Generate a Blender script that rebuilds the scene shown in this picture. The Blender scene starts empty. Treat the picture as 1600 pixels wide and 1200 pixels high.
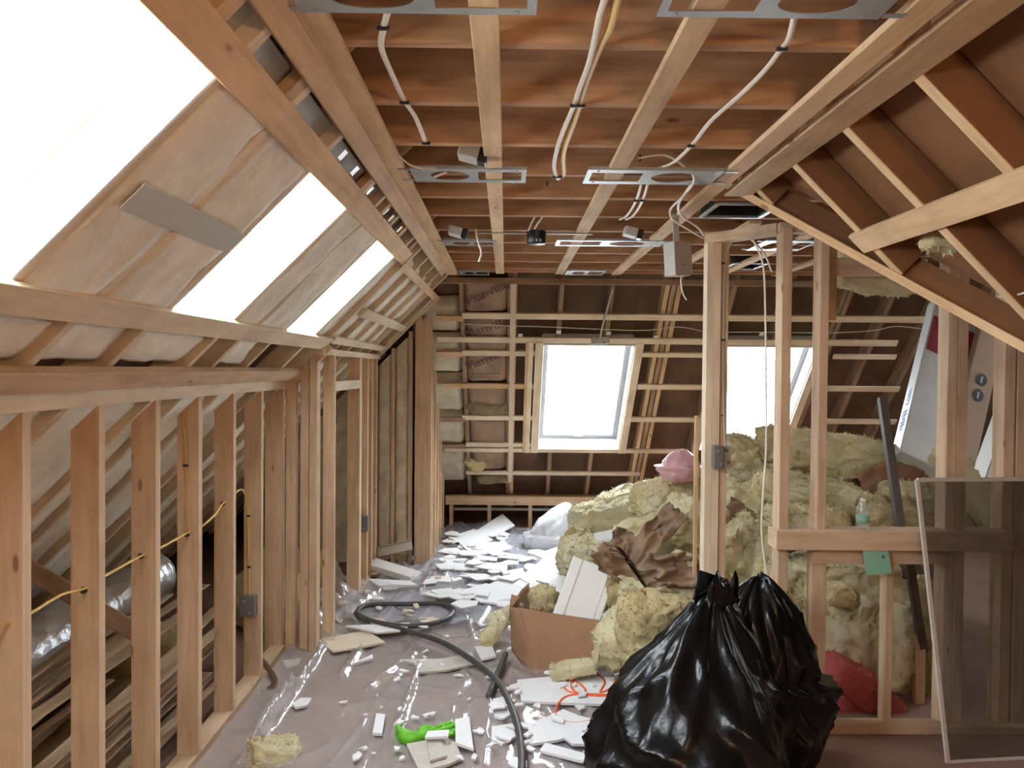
import bpy, bmesh, math, random
from mathutils import Vector, Matrix, noise

# ------------------------------------------------------------------ camera, sky, exposure
SC = bpy.context.scene
COL = SC.collection
FPX, CX, CY, HC = 1240.0, 800.0, 600.0, 1.66
cam_d = bpy.data.cameras.new('camera')
cam_d.sensor_fit = 'HORIZONTAL'; cam_d.sensor_width = 36.0
cam_d.lens = 36.0 * FPX / 1600.0; cam_d.clip_start = 0.02
CAM = bpy.data.objects.new('camera', cam_d); COL.objects.link(CAM)
YAW, PITCH, ROLL = math.atan(-10 / FPX), math.atan(-23 / FPX), math.radians(0.5)
RM = (Matrix.Rotation(YAW, 4, 'Z') @ Matrix.Rotation(math.pi / 2 + PITCH, 4, 'X') @ Matrix.Rotation(ROLL, 4, 'Z'))
CAM.matrix_world = Matrix.Translation((0, 0, HC)) @ RM
SC.camera = CAM
SC.view_settings.view_transform = 'Standard'; SC.view_settings.look = 'None'
SC.view_settings.gamma = 1.0; SC.view_settings.use_curve_mapping = False
SC.view_settings.exposure = 0.14
SC.cycles.max_bounces = 6; SC.cycles.glossy_bounces = 3; SC.cycles.transmission_bounces = 3

W = bpy.data.worlds.new('overcast_sky'); SC.world = W; W.use_nodes = True
wn = W.node_tree.nodes; bgn = wn['Background']
bgn.inputs[0].default_value = (0.86, 0.94, 1.0, 1); bgn.inputs[1].default_value = 26.0

def lamp(name, typ, loc, energy, color, **kw):
    d = bpy.data.lights.new(name, typ); d.energy = energy; d.color = color
    for k, v in kw.items(): setattr(d, k, v)
    o = bpy.data.objects.new(name, d); o.location = loc; COL.objects.link(o); return o
# unseen warm bulb put behind the photographer, assumed from the orange ceiling light
lamp('bulb_light', 'POINT', (0.75, -0.35, 2.02), 38, (1.0, 0.60, 0.28), shadow_soft_size=0.07)

# ------------------------------------------------------------------ pixel helpers
def ray(px, py):
    v = RM.to_3x3() @ Vector(((px - CX) / FPX, (CY - py) / FPX, -1.0))
    return v
def at(px, py, Y):
    v = ray(px, py); return Vector((0, 0, HC)) + v * (Y / v.y)
def hit(px, py, n, c):
    v = ray(px, py); n = Vector(n); o = Vector((0, 0, HC))
    return o + v * ((c - n.dot(o)) / n.dot(v))
def fl(px, py, z=0.0): return hit(px, py, (0, 0, 1), z)
CZ = HC + 0.744                       # underside of the ceiling joists
def ce(px, py, z=CZ): return hit(px, py, (0, 0, 1), z)
NL = Vector((-1, 0, 1)).normalized()  # outward normal, left slope  z = X + 2.824
NR = Vector((1, 0, 1)).normalized()   # right slope X + z = 3.404
NE = Vector((0, 1.05, 1)).normalized()  # end slope z + 1.05 Y = 9.1325
DE = Vector((0, 1, -1.05)).normalized()
def EP(px, py, off=0.0):
    return hit(px, py, NE, 9.1325 / 1.45 + off)
def LP(z, Y, off=0.0): return Vector((z - 2.824, Y, z)) + NL * off
def RP(z, Y, off=0.0): return Vector((3.404 - z, Y, z)) + NR * off
def EPX(X, Y, off=0.0): return Vector((X, Y, 9.1325 - 1.05 * Y)) + NE * off

# ------------------------------------------------------------------ materials
MATS = {}
def _new(name):
    m = bpy.data.materials.new(name); m.use_nodes = True
    nt = m.node_tree; b = nt.nodes['Principled BSDF']; MATS[name] = m
    return m, nt, b
def _noise(nt, scale, detail=4, vec=None, rough=0.6):
    n = nt.nodes.new('ShaderNodeTexNoise'); n.inputs['Scale'].default_value = scale
    n.inputs['Detail'].default_value = detail; n.inputs['Roughness'].default_value = rough
    if vec is not None: nt.links.new(vec, n.inputs['Vector'])
    return n
def _ramp(nt, fac, stops):
    r = nt.nodes.new('ShaderNodeValToRGB'); e = r.color_ramp.elements
    while len(e) < len(stops): e.new(0.5)
    for i, (p, c) in enumerate(stops):
        e[i].position = p; e[i].color = (*c, 1)
    nt.links.new(fac, r.inputs[0]); return r
def _bump(nt, b, h, strength, dist=0.01):
    bp = nt.nodes.new('ShaderNodeBump'); bp.inputs['Strength'].default_value = strength
    bp.inputs['Distance'].default_value = dist
    nt.links.new(h, bp.inputs['Height']); nt.links.new(bp.outputs[0], b.inputs['Normal'])
def _coord(nt, scale=(1, 1, 1), shift=True):
    tc = nt.nodes.new('ShaderNodeTexCoord'); mp = nt.nodes.new('ShaderNodeMapping')
    mp.inputs['Scale'].default_value = scale
    nt.links.new(tc.outputs['Object'], mp.inputs['Vector'])
    if shift:
        oi = nt.nodes.new('ShaderNodeObjectInfo'); mu = nt.nodes.new('ShaderNodeMath'); mu.operation = 'MULTIPLY'
        mu.inputs[1].default_value = 37.0; nt.links.new(oi.outputs['Random'], mu.inputs[0])
        nt.links.new(mu.outputs[0], mp.inputs['Location'])
    return mp.outputs[0]
def wood(name, a, b_, c, rough=0.75, spread=0.16, knots=True):
    m, nt, b = _new(name)
    v = _coord(nt, (1.2, 14, 14))
    n = _noise(nt, 2.2, 7, v); r = _ramp(nt, n.outputs[0], [(0.28, c), (0.5, a), (0.75, b_)])
    v2 = _coord(nt, (1, 1, 1)); n2 = _noise(nt, 3.0, 3, v2)
    mx = nt.nodes.new('ShaderNodeMixRGB'); mx.blend_type = 'MULTIPLY'; mx.inputs[0].default_value = 0.55
    r2 = _ramp(nt, n2.outputs[0], [(0.3, (0.62, 0.58, 0.55)), (0.6, (1, 1, 1))])
    nt.links.new(r.outputs[0], mx.inputs[1]); nt.links.new(r2.outputs[0], mx.inputs[2])
    out = mx.outputs[0]
    if knots:
        v3 = _coord(nt, (3.2, 9.0, 9.0)); vo = nt.nodes.new('ShaderNodeTexVoronoi'); vo.inputs['Scale'].default_value = 1.0
        nt.links.new(v3, vo.inputs['Vector'])
        r3 = _ramp(nt, vo.outputs['Distance'], [(0.05, (0.35, 0.22, 0.14)), (0.10, (1, 1, 1))])
        m2 = nt.nodes.new('ShaderNodeMixRGB'); m2.blend_type = 'MULTIPLY'; m2.inputs[0].default_value = 0.8
        nt.links.new(out, m2.inputs[1]); nt.links.new(r3.outputs[0], m2.inputs[2]); out = m2.outputs[0]
    oi = nt.nodes.new('ShaderNodeObjectInfo'); hs = nt.nodes.new('ShaderNodeHueSaturation')
    mr = nt.nodes.new('ShaderNodeMapRange'); mr.inputs['To Min'].default_value = 1 - spread; mr.inputs['To Max'].default_value = 1 + spread
    nt.links.new(oi.outputs['Random'], mr.inputs[0]); nt.links.new(mr.outputs[0], hs.inputs['Value'])
    nt.links.new(out, hs.inputs['Color']); nt.links.new(hs.outputs[0], b.inputs['Base Color'])
    b.inputs['Roughness'].default_value = rough; b.inputs['Specular IOR Level'].default_value = 0.25
    _bump(nt, b, n.outputs[0], 0.25, 0.004)
    return m
def plain(name, col, rough=0.6, metal=0.0, var=0.0, scale=8.0, bump=0.0, bdist=0.01, spec=0.5, spread=0.0):
    m, nt, b = _new(name)
    b.inputs['Roughness'].default_value = rough; b.inputs['Metallic'].default_value = metal
    b.inputs['Specular IOR Level'].default_value = spec
    b.inputs['Base Color'].default_value = (*col, 1)
    if var or bump:
        v = _coord(nt); n = _noise(nt, scale, 6, v)
        if var:
            lo = tuple(max(0, x * (1 - var)) for x in col); hi = tuple(min(1, x * (1 + var * 0.7)) for x in col)
            r = _ramp(nt, n.outputs[0], [(0.3, lo), (0.7, hi)])
            nt.links.new(r.outputs[0], b.inputs['Base Color'])
        if bump: _bump(nt, b, n.outputs[0], bump, bdist)
    return m
wood('spruce', (0.72, 0.525, 0.345), (0.81, 0.62, 0.43), (0.58, 0.395, 0.24), spread=0.1)
wood('spruce_pale', (0.80, 0.67, 0.49), (0.86, 0.75, 0.58), (0.69, 0.55, 0.38), knots=False, spread=0.08)
wood('joist_wood', (0.47, 0.26, 0.13), (0.57, 0.34, 0.18), (0.33, 0.165, 0.075))
wood('strap_wood', (0.67, 0.46, 0.26), (0.75, 0.55, 0.34), (0.52, 0.34, 0.18))
wood('old_wood', (0.36, 0.24, 0.15), (0.47, 0.33, 0.22), (0.22, 0.14, 0.09))
wood('lath_wood', (0.50, 0.38, 0.25), (0.62, 0.49, 0.35), (0.34, 0.25, 0.16), knots=False, spread=0.3)
plain('sheathing', (0.155, 0.088, 0.052), 0.85, var=0.4, scale=3.0, bump=0.2)
plain('sheathing_orange', (0.235, 0.105, 0.04), 0.8, var=0.35, scale=2.2, bump=0.15)
plain('subfloor', (0.235, 0.14, 0.10), 0.8, var=0.3, scale=2.6, bump=0.2)
plain('spray_foam', (0.88, 0.83, 0.71), 0.9, var=0.16, scale=7.0, bump=0.7, bdist=0.02)
plain('cream_foam', (0.66, 0.58, 0.44), 0.9, var=0.25, scale=9.0, bump=0.6, bdist=0.02)
plain('galvanized', (0.36, 0.37, 0.36), 0.5, metal=0.6, var=0.15, scale=14)
plain('dark_steel', (0.12, 0.10, 0.085), 0.6, metal=0.2, var=0.3, scale=12)
plain('box_grey', (0.46, 0.44, 0.40), 0.6, var=0.1, scale=6)
plain('box_dark', (0.16, 0.16, 0.16), 0.5)
plain('sash_grey', (0.30, 0.31, 0.33), 0.5)
plain('grey_band', (0.52, 0.53, 0.49), 0.7)
plain('black_plastic', (0.012, 0.012, 0.013), 0.45)
plain('cable_white', (0.76, 0.68, 0.55), 0.5)
plain('cable_yellow', (0.70, 0.47, 0.13), 0.5)
plain('staple_black', (0.02, 0.02, 0.025), 0.4)
plain('hose_grey', (0.07, 0.066, 0.066), 0.5, var=0.3, scale=20)
plain('orange_cord', (0.80, 0.13, 0.035), 0.5)
plain('drywall', (0.82, 0.82, 0.83), 0.8, var=0.06, scale=5, bump=0.2)
plain('drywall_grey', (0.56, 0.52, 0.46), 0.85, var=0.2, scale=7, bump=0.3)
plain('cream_board', (0.70, 0.60, 0.46), 0.8, var=0.12, scale=6)
plain('white_paint', (0.86, 0.86, 0.84), 0.4)
plain('cardboard', (0.34, 0.185, 0.105), 0.85, var=0.15, scale=6, bump=0.15)
plain('kraft', (0.31, 0.20, 0.125), 0.6, var=0.4, scale=6, bump=0.8, bdist=0.02)
plain('kraft_print', (0.13, 0.055, 0.06), 0.8)
plain('green_glove', (0.16, 0.55, 0.03), 0.7, var=0.3, scale=20, bump=0.3)
plain('green_card', (0.26, 0.52, 0.36), 0.6, var=0.08)
plain('red_print', (0.30, 0.03, 0.045), 0.7)
plain('blue_print', (0.10, 0.30, 0.60), 0.7)
plain('black_print', (0.03, 0.035, 0.04), 0.7)
plain('foam_board', (0.72, 0.74, 0.74), 0.45, var=0.1, scale=4)
plain('carton', (0.42, 0.31, 0.22), 0.8, var=0.15, scale=4)
plain('blue_tape', (0.03, 0.13, 0.35), 0.6)
plain('foil', (0.60, 0.62, 0.64), 0.28, metal=0.9, bump=0.6, scale=9, bdist=0.02)
plain('pipe_steel', (0.50, 0.47, 0.42), 0.35, metal=0.8)
plain('screen_frame', (0.62, 0.57, 0.50), 0.5)
plain('rubber_brown', (0.10, 0.055, 0.035), 0.4)

def fiberglass(name, a, b_, d):
    m, nt, b = _new(name)
    v = _coord(nt); n = _noise(nt, 5, 8, v, 0.7); n2 = _noise(nt, 30, 8, v, 0.8)
    r = _ramp(nt, n.outputs[0], [(0.30, d), (0.46, a), (0.72, b_)])
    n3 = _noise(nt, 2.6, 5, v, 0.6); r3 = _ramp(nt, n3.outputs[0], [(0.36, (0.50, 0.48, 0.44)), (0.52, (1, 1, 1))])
    mx = nt.nodes.new('ShaderNodeMixRGB'); mx.blend_type = 'MULTIPLY'; mx.inputs[0].default_value = 0.4
    nt.links.new(r.outputs[0], mx.inputs[1]); nt.links.new(r3.outputs[0], mx.inputs[2])
    nt.links.new(mx.outputs[0], b.inputs['Base Color']); b.inputs['Roughness'].default_value = 1.0
    b.inputs['Specular IOR Level'].default_value = 0.05
    ad = nt.nodes.new('ShaderNodeMath'); ad.operation = 'ADD'
    nt.links.new(n.outputs[0], ad.inputs[0]); nt.links.new(n2.outputs[0], ad.inputs[1])
    _bump(nt, b, ad.outputs[0], 0.9, 0.02)
    return m
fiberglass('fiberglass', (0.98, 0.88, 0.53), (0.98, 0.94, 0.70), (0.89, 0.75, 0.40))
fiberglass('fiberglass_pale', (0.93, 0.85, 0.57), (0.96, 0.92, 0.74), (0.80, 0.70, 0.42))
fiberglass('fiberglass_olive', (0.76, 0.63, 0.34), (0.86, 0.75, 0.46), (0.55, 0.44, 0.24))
fiberglass('fiberglass_dirt_shade', (0.36, 0.30, 0.18), (0.46, 0.39, 0.25), (0.22, 0.18, 0.11))  # darker copy: dirt, and in the heap's base painted shade between pieces
fiberglass('fiberglass_pink', (0.62, 0.15, 0.15), (0.72, 0.24, 0.23), (0.45, 0.09, 0.10))

def film(name, col, diff, rough=0.12, ior=1.45, bump=0.0, tint=(1, 1, 1), gmax=0.75):
    m = bpy.data.materials.new(name); m.use_nodes = True; nt = m.node_tree; nt.nodes.clear(); MATS[name] = m
    o = nt.nodes.new('ShaderNodeOutputMaterial'); t = nt.nodes.new('ShaderNodeBsdfTransparent'); t.inputs[0].default_value = (*tint, 1)
    d = nt.nodes.new('ShaderNodeBsdfDiffuse'); d.inputs[0].default_value = (*col, 1)
    g = nt.nodes.new('ShaderNodeBsdfGlossy'); g.inputs['Roughness'].default_value = rough
    m1 = nt.nodes.new('ShaderNodeMixShader'); m1.inputs[0].default_value = diff
    m2 = nt.nodes.new('ShaderNodeMixShader'); fr = nt.nodes.new('ShaderNodeLayerWeight'); fr.inputs[0].default_value = 0.5
    pw = nt.nodes.new('ShaderNodeMath'); pw.operation = 'POWER'; pw.inputs[1].default_value = 4.0
    mr = nt.nodes.new('ShaderNodeMapRange'); mr.inputs['To Min'].default_value = ((ior - 1) / (ior + 1)) ** 2; mr.inputs['To Max'].default_value = gmax
    L = nt.links.new
    L(t.outputs[0], m1.inputs[1]); L(d.outputs[0], m1.inputs[2]); L(m1.outputs[0], m2.inputs[1]); L(g.outputs[0], m2.inputs[2])
    L(fr.outputs['Facing'], pw.inputs[0]); L(pw.outputs[0], mr.inputs[0]); L(mr.outputs[0], m2.inputs[0]); L(m2.outputs[0], o.inputs[0])
    if bump:
        v = _coord(nt, shift=False); n = _noise(nt, 7, 5, v); bp = nt.nodes.new('ShaderNodeBump')
        bp.inputs['Strength'].default_value = bump; bp.inputs['Distance'].default_value = 0.02
        L(n.outputs[0], bp.inputs['Height'])
        for x in (g, d, fr): L(bp.outputs[0], x.inputs['Normal'])
    return m
film('glass', (1, 1, 1), 0.0, 0.02, gmax=0.3)
film('clear_plastic', (0.84, 0.80, 0.80), 0.30, 0.18, 1.6, bump=0.4, gmax=1.0)
film('bunched_plastic_skylit', (0.78, 0.82, 0.95), 0.38, 0.2, 1.6, bump=0.4, gmax=0.9)  # blue of the sky's light put into the far sheet's colour
film('white_bag', (0.82, 0.84, 0.90), 0.80, 0.25, 1.5, bump=0.4)
film('pink_bag', (0.85, 0.50, 0.55), 0.85, 0.2, 1.5, bump=0.4)
film('bottle_plastic', (0.8, 0.9, 0.95), 0.16, 0.05, 1.5)
film('screen_mesh', (0.095, 0.075, 0.06), 0.66, 0.6, 1.02, gmax=0.02)
m, nt, b = _new('bin_bag'); b.inputs['Base Color'].default_value = (0.004, 0.004, 0.0045, 1); b.inputs['Roughness'].default_value = 0.25; b.inputs['Specular IOR Level'].default_value = 0.3
v = _coord(nt); n = _noise(nt, 9, 5, v); _bump(nt, b, n.outputs[0], 0.2, 0.02)

# ------------------------------------------------------------------ object helpers
WM = {}
def link(name, me, mat, parent=None, M=None):
    o = bpy.data.objects.new(name, me); COL.objects.link(o)
    if mat and not me.materials: me.materials.append(MATS[mat])
    M = M or Matrix(); WM[o.name] = M.copy()
    if parent is not None:
        o.parent = parent; o.matrix_local = WM[parent.name].inverted() @ M
    else: o.matrix_world = M
    return o
def empty(name, loc=(0, 0, 0)):
    o = bpy.data.objects.new(name, None); COL.objects.link(o); o.empty_display_size = 0.05
    M = Matrix.Translation(Vector(loc)); o.matrix_world = M; WM[o.name] = M; return o
def struct(name, loc=(0, 0, 0)):
    o = empty(name, loc); o['kind'] = 'structure'; return o
def tag(o, label, cat, group=None, kind=None):
    o['label'] = label; o['category'] = cat
    if group: o['group'] = group
    if kind: o['kind'] = kind
    return o
_boxes = {}
def boxmesh(L, w, t, mat, bev=0.002):
    k = (round(L, 4), round(w, 4), round(t, 4), mat, bev)
    if k in _boxes: return _boxes[k]
    bm = bmesh.new(); bmesh.ops.create_cube(bm, size=1.0)
    bmesh.ops.scale(bm, vec=(L, w, t), verts=bm.verts)
    bv = min(bev, 0.3 * min(L, w, t))
    if bv > 0: bmesh.ops.bevel(bm, geom=bm.edges[:], offset=bv, segments=1, affect='EDGES')
    me = bpy.data.meshes.new('board'); bm.to_mesh(me); bm.free(); me.materials.append(MATS[mat]); _boxes[k] = me
    return me
def frame(p0, p1, up):
    p0, p1 = Vector(p0), Vector(p1); x = (p1 - p0); L = x.length; x.normalize()
    z = Vector(up); z = (z - x * z.dot(x)).normalized(); y = z.cross(x)
    M = Matrix((x, y, z)).transposed().to_4x4(); M.translation = (p0 + p1) / 2
    return M, L
def beam(name, p0, p1, w, t, mat, parent=None, up=(0, 0, 1)):
    """board from p0 to p1: t measured along up, w across"""
    M, L = frame(p0, p1, up)
    return link(name, boxmesh(L, w, t, mat), mat, parent, M)
def mesh_obj(name, verts, faces, mat, parent=None, smooth=False, origin=None):
    vs = [Vector(v) for v in verts]
    if origin is None:
        o = sum(vs, Vector()) / len(vs); o.z = min(v.z for v in vs)
    else: o = Vector(origin)
    me = bpy.data.meshes.new(name); me.from_pydata([v - o for v in vs], [], faces)
    if smooth: me.polygons.foreach_set('use_smooth', [True] * len(me.polygons))
    me.update()
    return link(name, me, mat, parent, Matrix.Translation(o))
def fixn(o):
    bm = bmesh.new(); bm.from_mesh(o.data); bmesh.ops.recalc_face_normals(bm, faces=bm.faces[:]); bm.to_mesh(o.data); bm.free(); return o
def smoothpts(pts, n=8):
    P = [Vector(p) for p in pts]; out = []
    for i in range(len(P) - 1):
        a = P[max(i - 1, 0)]; b = P[i]; c = P[i + 1]; d = P[min(i + 2, len(P) - 1)]
        for k in range(n):
            t = k / n
            out.append(0.5 * ((2 * b) + (c - a) * t + (2 * a - 5 * b + 4 * c - d) * t * t + (3 * b - a - 3 * c + d) * t ** 3))
    out.append(P[-1]); return out
def tubegeo(pts, r, sides=8, flat=1.0):
    V, F = [], []; n = len(pts); prev = None
    for i, p in enumerate(pts):
        t = (pts[min(i + 1, n - 1)] - pts[max(i - 1, 0)]).normalized()
        if prev is None:
            a = Vector((0, 0, 1)) if abs(t.z) < 0.9 else Vector((1, 0, 0)); u = (a - t * a.dot(t)).normalized()
        else: u = (prev - t * prev.dot(t)).normalized()
        prev = u; v = t.cross(u); rr = r[i] if isinstance(r, (list, tuple)) else r
        for k in range(sides):
            q = 2 * math.pi * k / sides; V.append(p + (u * math.cos(q) * flat + v * math.sin(q)) * rr)
    for i in range(n - 1):
        for k in range(sides):
            F.append((i * sides + k, i * sides + (k + 1) % sides, (i + 1) * sides + (k + 1) % sides, (i + 1) * sides + k))
    F.append(tuple(range(sides))[::-1]); F.append(tuple(range((n - 1) * sides, n * sides)))
    return V, F
def tube(name, pts, r, mat, parent=None, sides=8, n=8, flat=1.0):
    V, F = tubegeo(smoothpts(pts, n), r, sides, flat); return fixn(mesh_obj(name, V, F, mat, parent, True))
def lathe(name, prof, mat, M, parent=None, seg=20, smooth=True):
    V, F = [], []
    for (r, z) in prof:
        for k in range(seg):
            a = 2 * math.pi * k / seg; V.append(Vector((r * math.cos(a), r * math.sin(a), z)))
    for i in range(len(prof) - 1):
        for k in range(seg): F.append((i * seg + k, i * seg + (k + 1) % seg, (i + 1) * seg + (k + 1) % seg, (i + 1) * seg + k))
    F.append(tuple(range(seg))[::-1]); F.append(tuple(range((len(prof) - 1) * seg, len(prof) * seg)))
    me = bpy.data.meshes.new(name); me.from_pydata(V, [], F)
    if smooth: me.polygons.foreach_set('use_smooth', [True] * len(me.polygons))
    return fixn(link(name, me, mat, parent, M))
def holed(name, outline, holes, th, mat, parent, M):
    cu = bpy.data.curves.new(name, 'CURVE'); cu.dimensions = '2D'; cu.fill_mode = 'BOTH'; cu.extrude = th / 2
    for ring in [outline] + holes:
        s = cu.splines.new('POLY'); s.points.add(len(ring) - 1); s.use_cyclic_u = True
        for p, q in zip(s.points, ring): p.co = (q[0], q[1], 0, 1)
    tmp = bpy.data.objects.new('tmp', cu); COL.objects.link(tmp)
    me = bpy.data.meshes.new_from_object(tmp.evaluated_get(bpy.context.evaluated_depsgraph_get()))
    bpy.data.objects.remove(tmp); bpy.data.curves.remove(cu); me.name = name
    me.materials.clear()
    return link(name, me, mat, parent, M)
def rect(x0, y0, x1, y1): return [(x0, y0), (x1, y0), (x1, y1), (x0, y1)]
def ell(cx, cy, rx, ry, n=24): return [(cx + rx * math.cos(2 * math.pi * k / n), cy + ry * math.sin(2 * math.pi * k / n)) for k in range(n)]
def text(name, s, size, mat, parent, M, shear=0.0):
    cu = bpy.data.curves.new(name, 'FONT'); cu.body = s; cu.size = size; cu.align_x = 'CENTER'; cu.align_y = 'CENTER'; cu.extrude = 0.0005; cu.shear = shear
    tmp = bpy.data.objects.new('tmp', cu); COL.objects.link(tmp)
    me = bpy.data.meshes.new_from_object(tmp.evaluated_get(bpy.context.evaluated_depsgraph_get()))
    bpy.data.objects.remove(tmp); bpy.data.curves.remove(cu); me.materials.clear()
    return link(name, me, mat, parent, M)
def lump(name, L, w, h, loc, rot, mat, seed, amp=0.18, bend=0.0, cuts=9, rnd=0.5, parent=None, ragged=0.0):
    """a soft torn batt: rounded block, bent along its length and made uneven"""
    bm = bmesh.new(); bmesh.ops.create_cube(bm, size=2.0)
    bmesh.ops.subdivide_edges(bm, edges=bm.edges[:], cuts=cuts, use_grid_fill=True)
    s = Vector((seed * 3.7, seed * 1.3, seed * 7.1)); mn = min(L, w, h)
    for v in bm.verts:
        p = v.co; sp = p.normalized() * 1.25
        p = p.lerp(sp, rnd); q = Vector((p.x * L / 2, p.y * w / 2, p.z * h / 2))
        d = noise.noise_vector(q * 4.5 + s) * mn * amp * 0.9 + noise.noise_vector(q * 12 + s) * min(mn, .2) * amp * 0.55
        if ragged: d += noise.noise_vector(q * 27 + s) * min(mn, .2) * ragged * 1.6 + noise.noise_vector(q * 60 + s) * min(mn, .15) * ragged * 1.1
        q += d; q.z += bend * (q.x * q.x) / L
        v.co = q
    if ragged:
        # loose fibre ends standing off the surface
        rg = random.Random(seed * 13 + 5); bm.faces.ensure_lookup_table(); bm.normal_update(); fs = bm.faces[:]
        tot = sum(f.calc_area() for f in fs); cnt = min(1500, int(tot * 1500) + 60)
        cum, acc = [], 0.0
        for f in fs: acc += f.calc_area(); cum.append(acc)
        picks = sorted(rg.random() * acc for _ in range(cnt)); fi = 0; new = []
        for pk in picks:
            while cum[fi] < pk: fi += 1
            f = fs[fi]; c = f.verts[0].co.lerp(f.verts[2].co, rg.random()).lerp(f.verts[1].co, rg.random() * .5)
            tdir = (f.normal * rg.uniform(.15, .8) + Vector((rg.uniform(-1, 1), rg.uniform(-1, 1), rg.uniform(-1, 1)))).normalized()
            ln = rg.uniform(.01, .028) * (1 if mn > .12 else .7); side = tdir.cross(f.normal)
            if side.length < .01: continue
            side = side.normalized() * rg.uniform(.0025, .007); new.append((c - side, c + side, c + tdir * ln + f.normal * .004))
        for tri in new: bm.faces.new([bm.verts.new(p) for p in tri])
    me = bpy.data.meshes.new(name); bm.to_mesh(me); bm.free()
    me.polygons.foreach_set('use_smooth', [True] * len(me.polygons))
    M = Matrix.Translation(loc) @ Matrix.Rotation(rot[2], 4, 'Z') @ Matrix.Rotation(rot[1], 4, 'Y') @ Matrix.Rotation(rot[0], 4, 'X')
    return link(name, me, mat, parent, M)
def slab(name, pts, th, mat, parent=None):
    """flat piece with polygon top pts (3-D) and thickness th below"""
    P = [Vector(p) for p in pts]; n = len(P)
    nn = Vector()
    for i in range(n): nn += (P[i] - P[0]).cross(P[(i + 1) % n] - P[0])
    nn.normalize()
    if nn.z < 0: P = P[::-1]; nn = -nn
    V = P + [p - nn * th for p in P]
    F = [tuple(range(n)), tuple(range(2 * n - 1, n - 1, -1))] + [(i, n + i, n + (i + 1) % n, (i + 1) % n) for i in range(n)]
    return fixn(mesh_obj(name, V, F, mat, parent))
def sheet(name, fn, nu, nv, mat, parent=None, th=0.0, smooth=True):
    """grid surface fn(u,v) -> point, closed to a thickness when th > 0"""
    V = [Vector(fn(i / nu, j / nv)) for j in range(nv + 1) for i in range(nu + 1)]
    F = [(j * (nu + 1) + i, j * (nu + 1) + i + 1, (j + 1) * (nu + 1) + i + 1, (j + 1) * (nu + 1) + i) for j in range(nv) for i in range(nu)]
    o = mesh_obj(name, V, F, mat, parent, smooth)
    if th > 0:
        bm = bmesh.new(); bm.from_mesh(o.data); bmesh.ops.solidify(bm, geom=bm.faces[:], thickness=th); bm.to_mesh(o.data); bm.free()
        if smooth: o.data.polygons.foreach_set('use_smooth', [True] * len(o.data.polygons))
    return o
def prism(name, pts, vec, mat, parent=None):
    P = [Vector(p) for p in pts]; n = len(P); vec = Vector(vec); V = P + [p + vec for p in P]
    F = [tuple(range(n)), tuple(range(2 * n - 1, n - 1, -1))] + [(i, n + i, n + (i + 1) % n, (i + 1) % n) for i in range(n)]
    return fixn(mesh_obj(name, V, F, mat, parent))
RND = random.Random(7)
# ================================================================== THE SETTING
def quad(name, pts, mat, th=0.012, parent=None, vec=None):
    return prism(name, pts, vec, mat, parent)
R = HC                                  # heights "rel" are measured from the eye
# ---- floor
fo = prism('floor', [(-3.4, -2.2, 0), (5.2, -2.2, 0), (5.2, 9.6, 0), (-3.4, 9.6, 0)], (0, 0, -0.03), 'subfloor'); fo['kind'] = 'structure'

# ---- left roof slope --------------------------------------------------------
roof_l = struct('roof_left')
LRD, LR0 = 0.10, 0.019                  # rafter depth, strap thickness
raft_l = [-0.6, -0.2, 0.2, 0.62, 1.66, 2.0, 2.40, 2.99, 3.24, 3.66, 4.25, 4.62, 5.02, 5.42, 5.82, 6.22, 6.60, 7.05, 7.5, 7.95]
ZT, ZB = R + 0.582, R + 0.165           # skylight opening, head and foot
sky_l = [(0.64, 1.64), (2.42, 2.97), (3.68, 4.23)]
for y in raft_l:
    ztop = min(3.10, 9.1325 - 1.05 * (y + 0.05) + 0.1)
    beam('rafter', LP(0.06, y, LR0 + LRD / 2), LP(ztop, y, LR0 + LRD / 2), 0.038, LRD, 'spruce_pale', roof_l, NL)
def ldeck(z0, z1, y0, y1):
    o = LR0 + LRD + 0.001
    prism('sheathing', [LP(z0, y0, o), LP(z1, y0, o), LP(z1, y1, o), LP(z0, y1, o)], NL * 0.015, 'sheathing', roof_l)
cuts = [-2.2] + [v for s in sky_l for v in s] + [6.7]
for i in range(0, len(cuts), 2): ldeck(-0.35, 3.12, cuts[i], cuts[i + 1])
for a, b_ in sky_l: ldeck(-0.35, ZB - 0.03, a, b_); ldeck(ZT + 0.03, 3.12, a, b_)
prism('sheathing', [LP(-0.35, 6.7, 0.12), LP(2.45, 6.7, 0.12), LP(2.1, 9.5, 0.12), LP(-0.35, 9.5, 0.12)], NL * 0.015, 'sheathing', roof_l)
# straps nailed along the slope
for (za, zb, y0, y1, nm) in [(0.682, 0.744, -2, 5.9, 'strap'), (0.578, 0.640, -2, 4.45, 'strap'), (0.104, 0.163, -2, 4.62, 'strap'), (0.30, 0.345, 4.7, 6.6, 'strap'), (0.56, 0.60, 4.5, 6.6, 'strap'), (0.14, 0.175, 4.65, 6.6, 'strap')]:
    zc = R + (za + zb) / 2; w = (zb - za) * 1.414
    beam(nm, LP(zc, y0, 0.0095), LP(zc, y1, 0.0095), w, 0.019, 'strap_wood' if za > 0.5 else 'spruce_pale', roof_l, NL)
# blocks in the slot under the top strap
for i, y in enumerate([1.5, 1.95, 2.95, 3.4, 3.95, 4.4]):
    beam('block', LP(R + 0.63, y, 0.035), LP(R + 0.70, y, 0.035), 0.05, 0.03, 'strap_wood', roof_l, NL)
for i, y in enumerate([1.3, 2.0, 2.55, 2.75, 3.05, 3.45, 3.62, 3.9, 4.25]):
    beam('metal_tie', LP(R + 0.645, y, 0.03), LP(R + 0.672, y, 0.03), 0.045, 0.004, 'white_paint', roof_l, NL)
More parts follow.
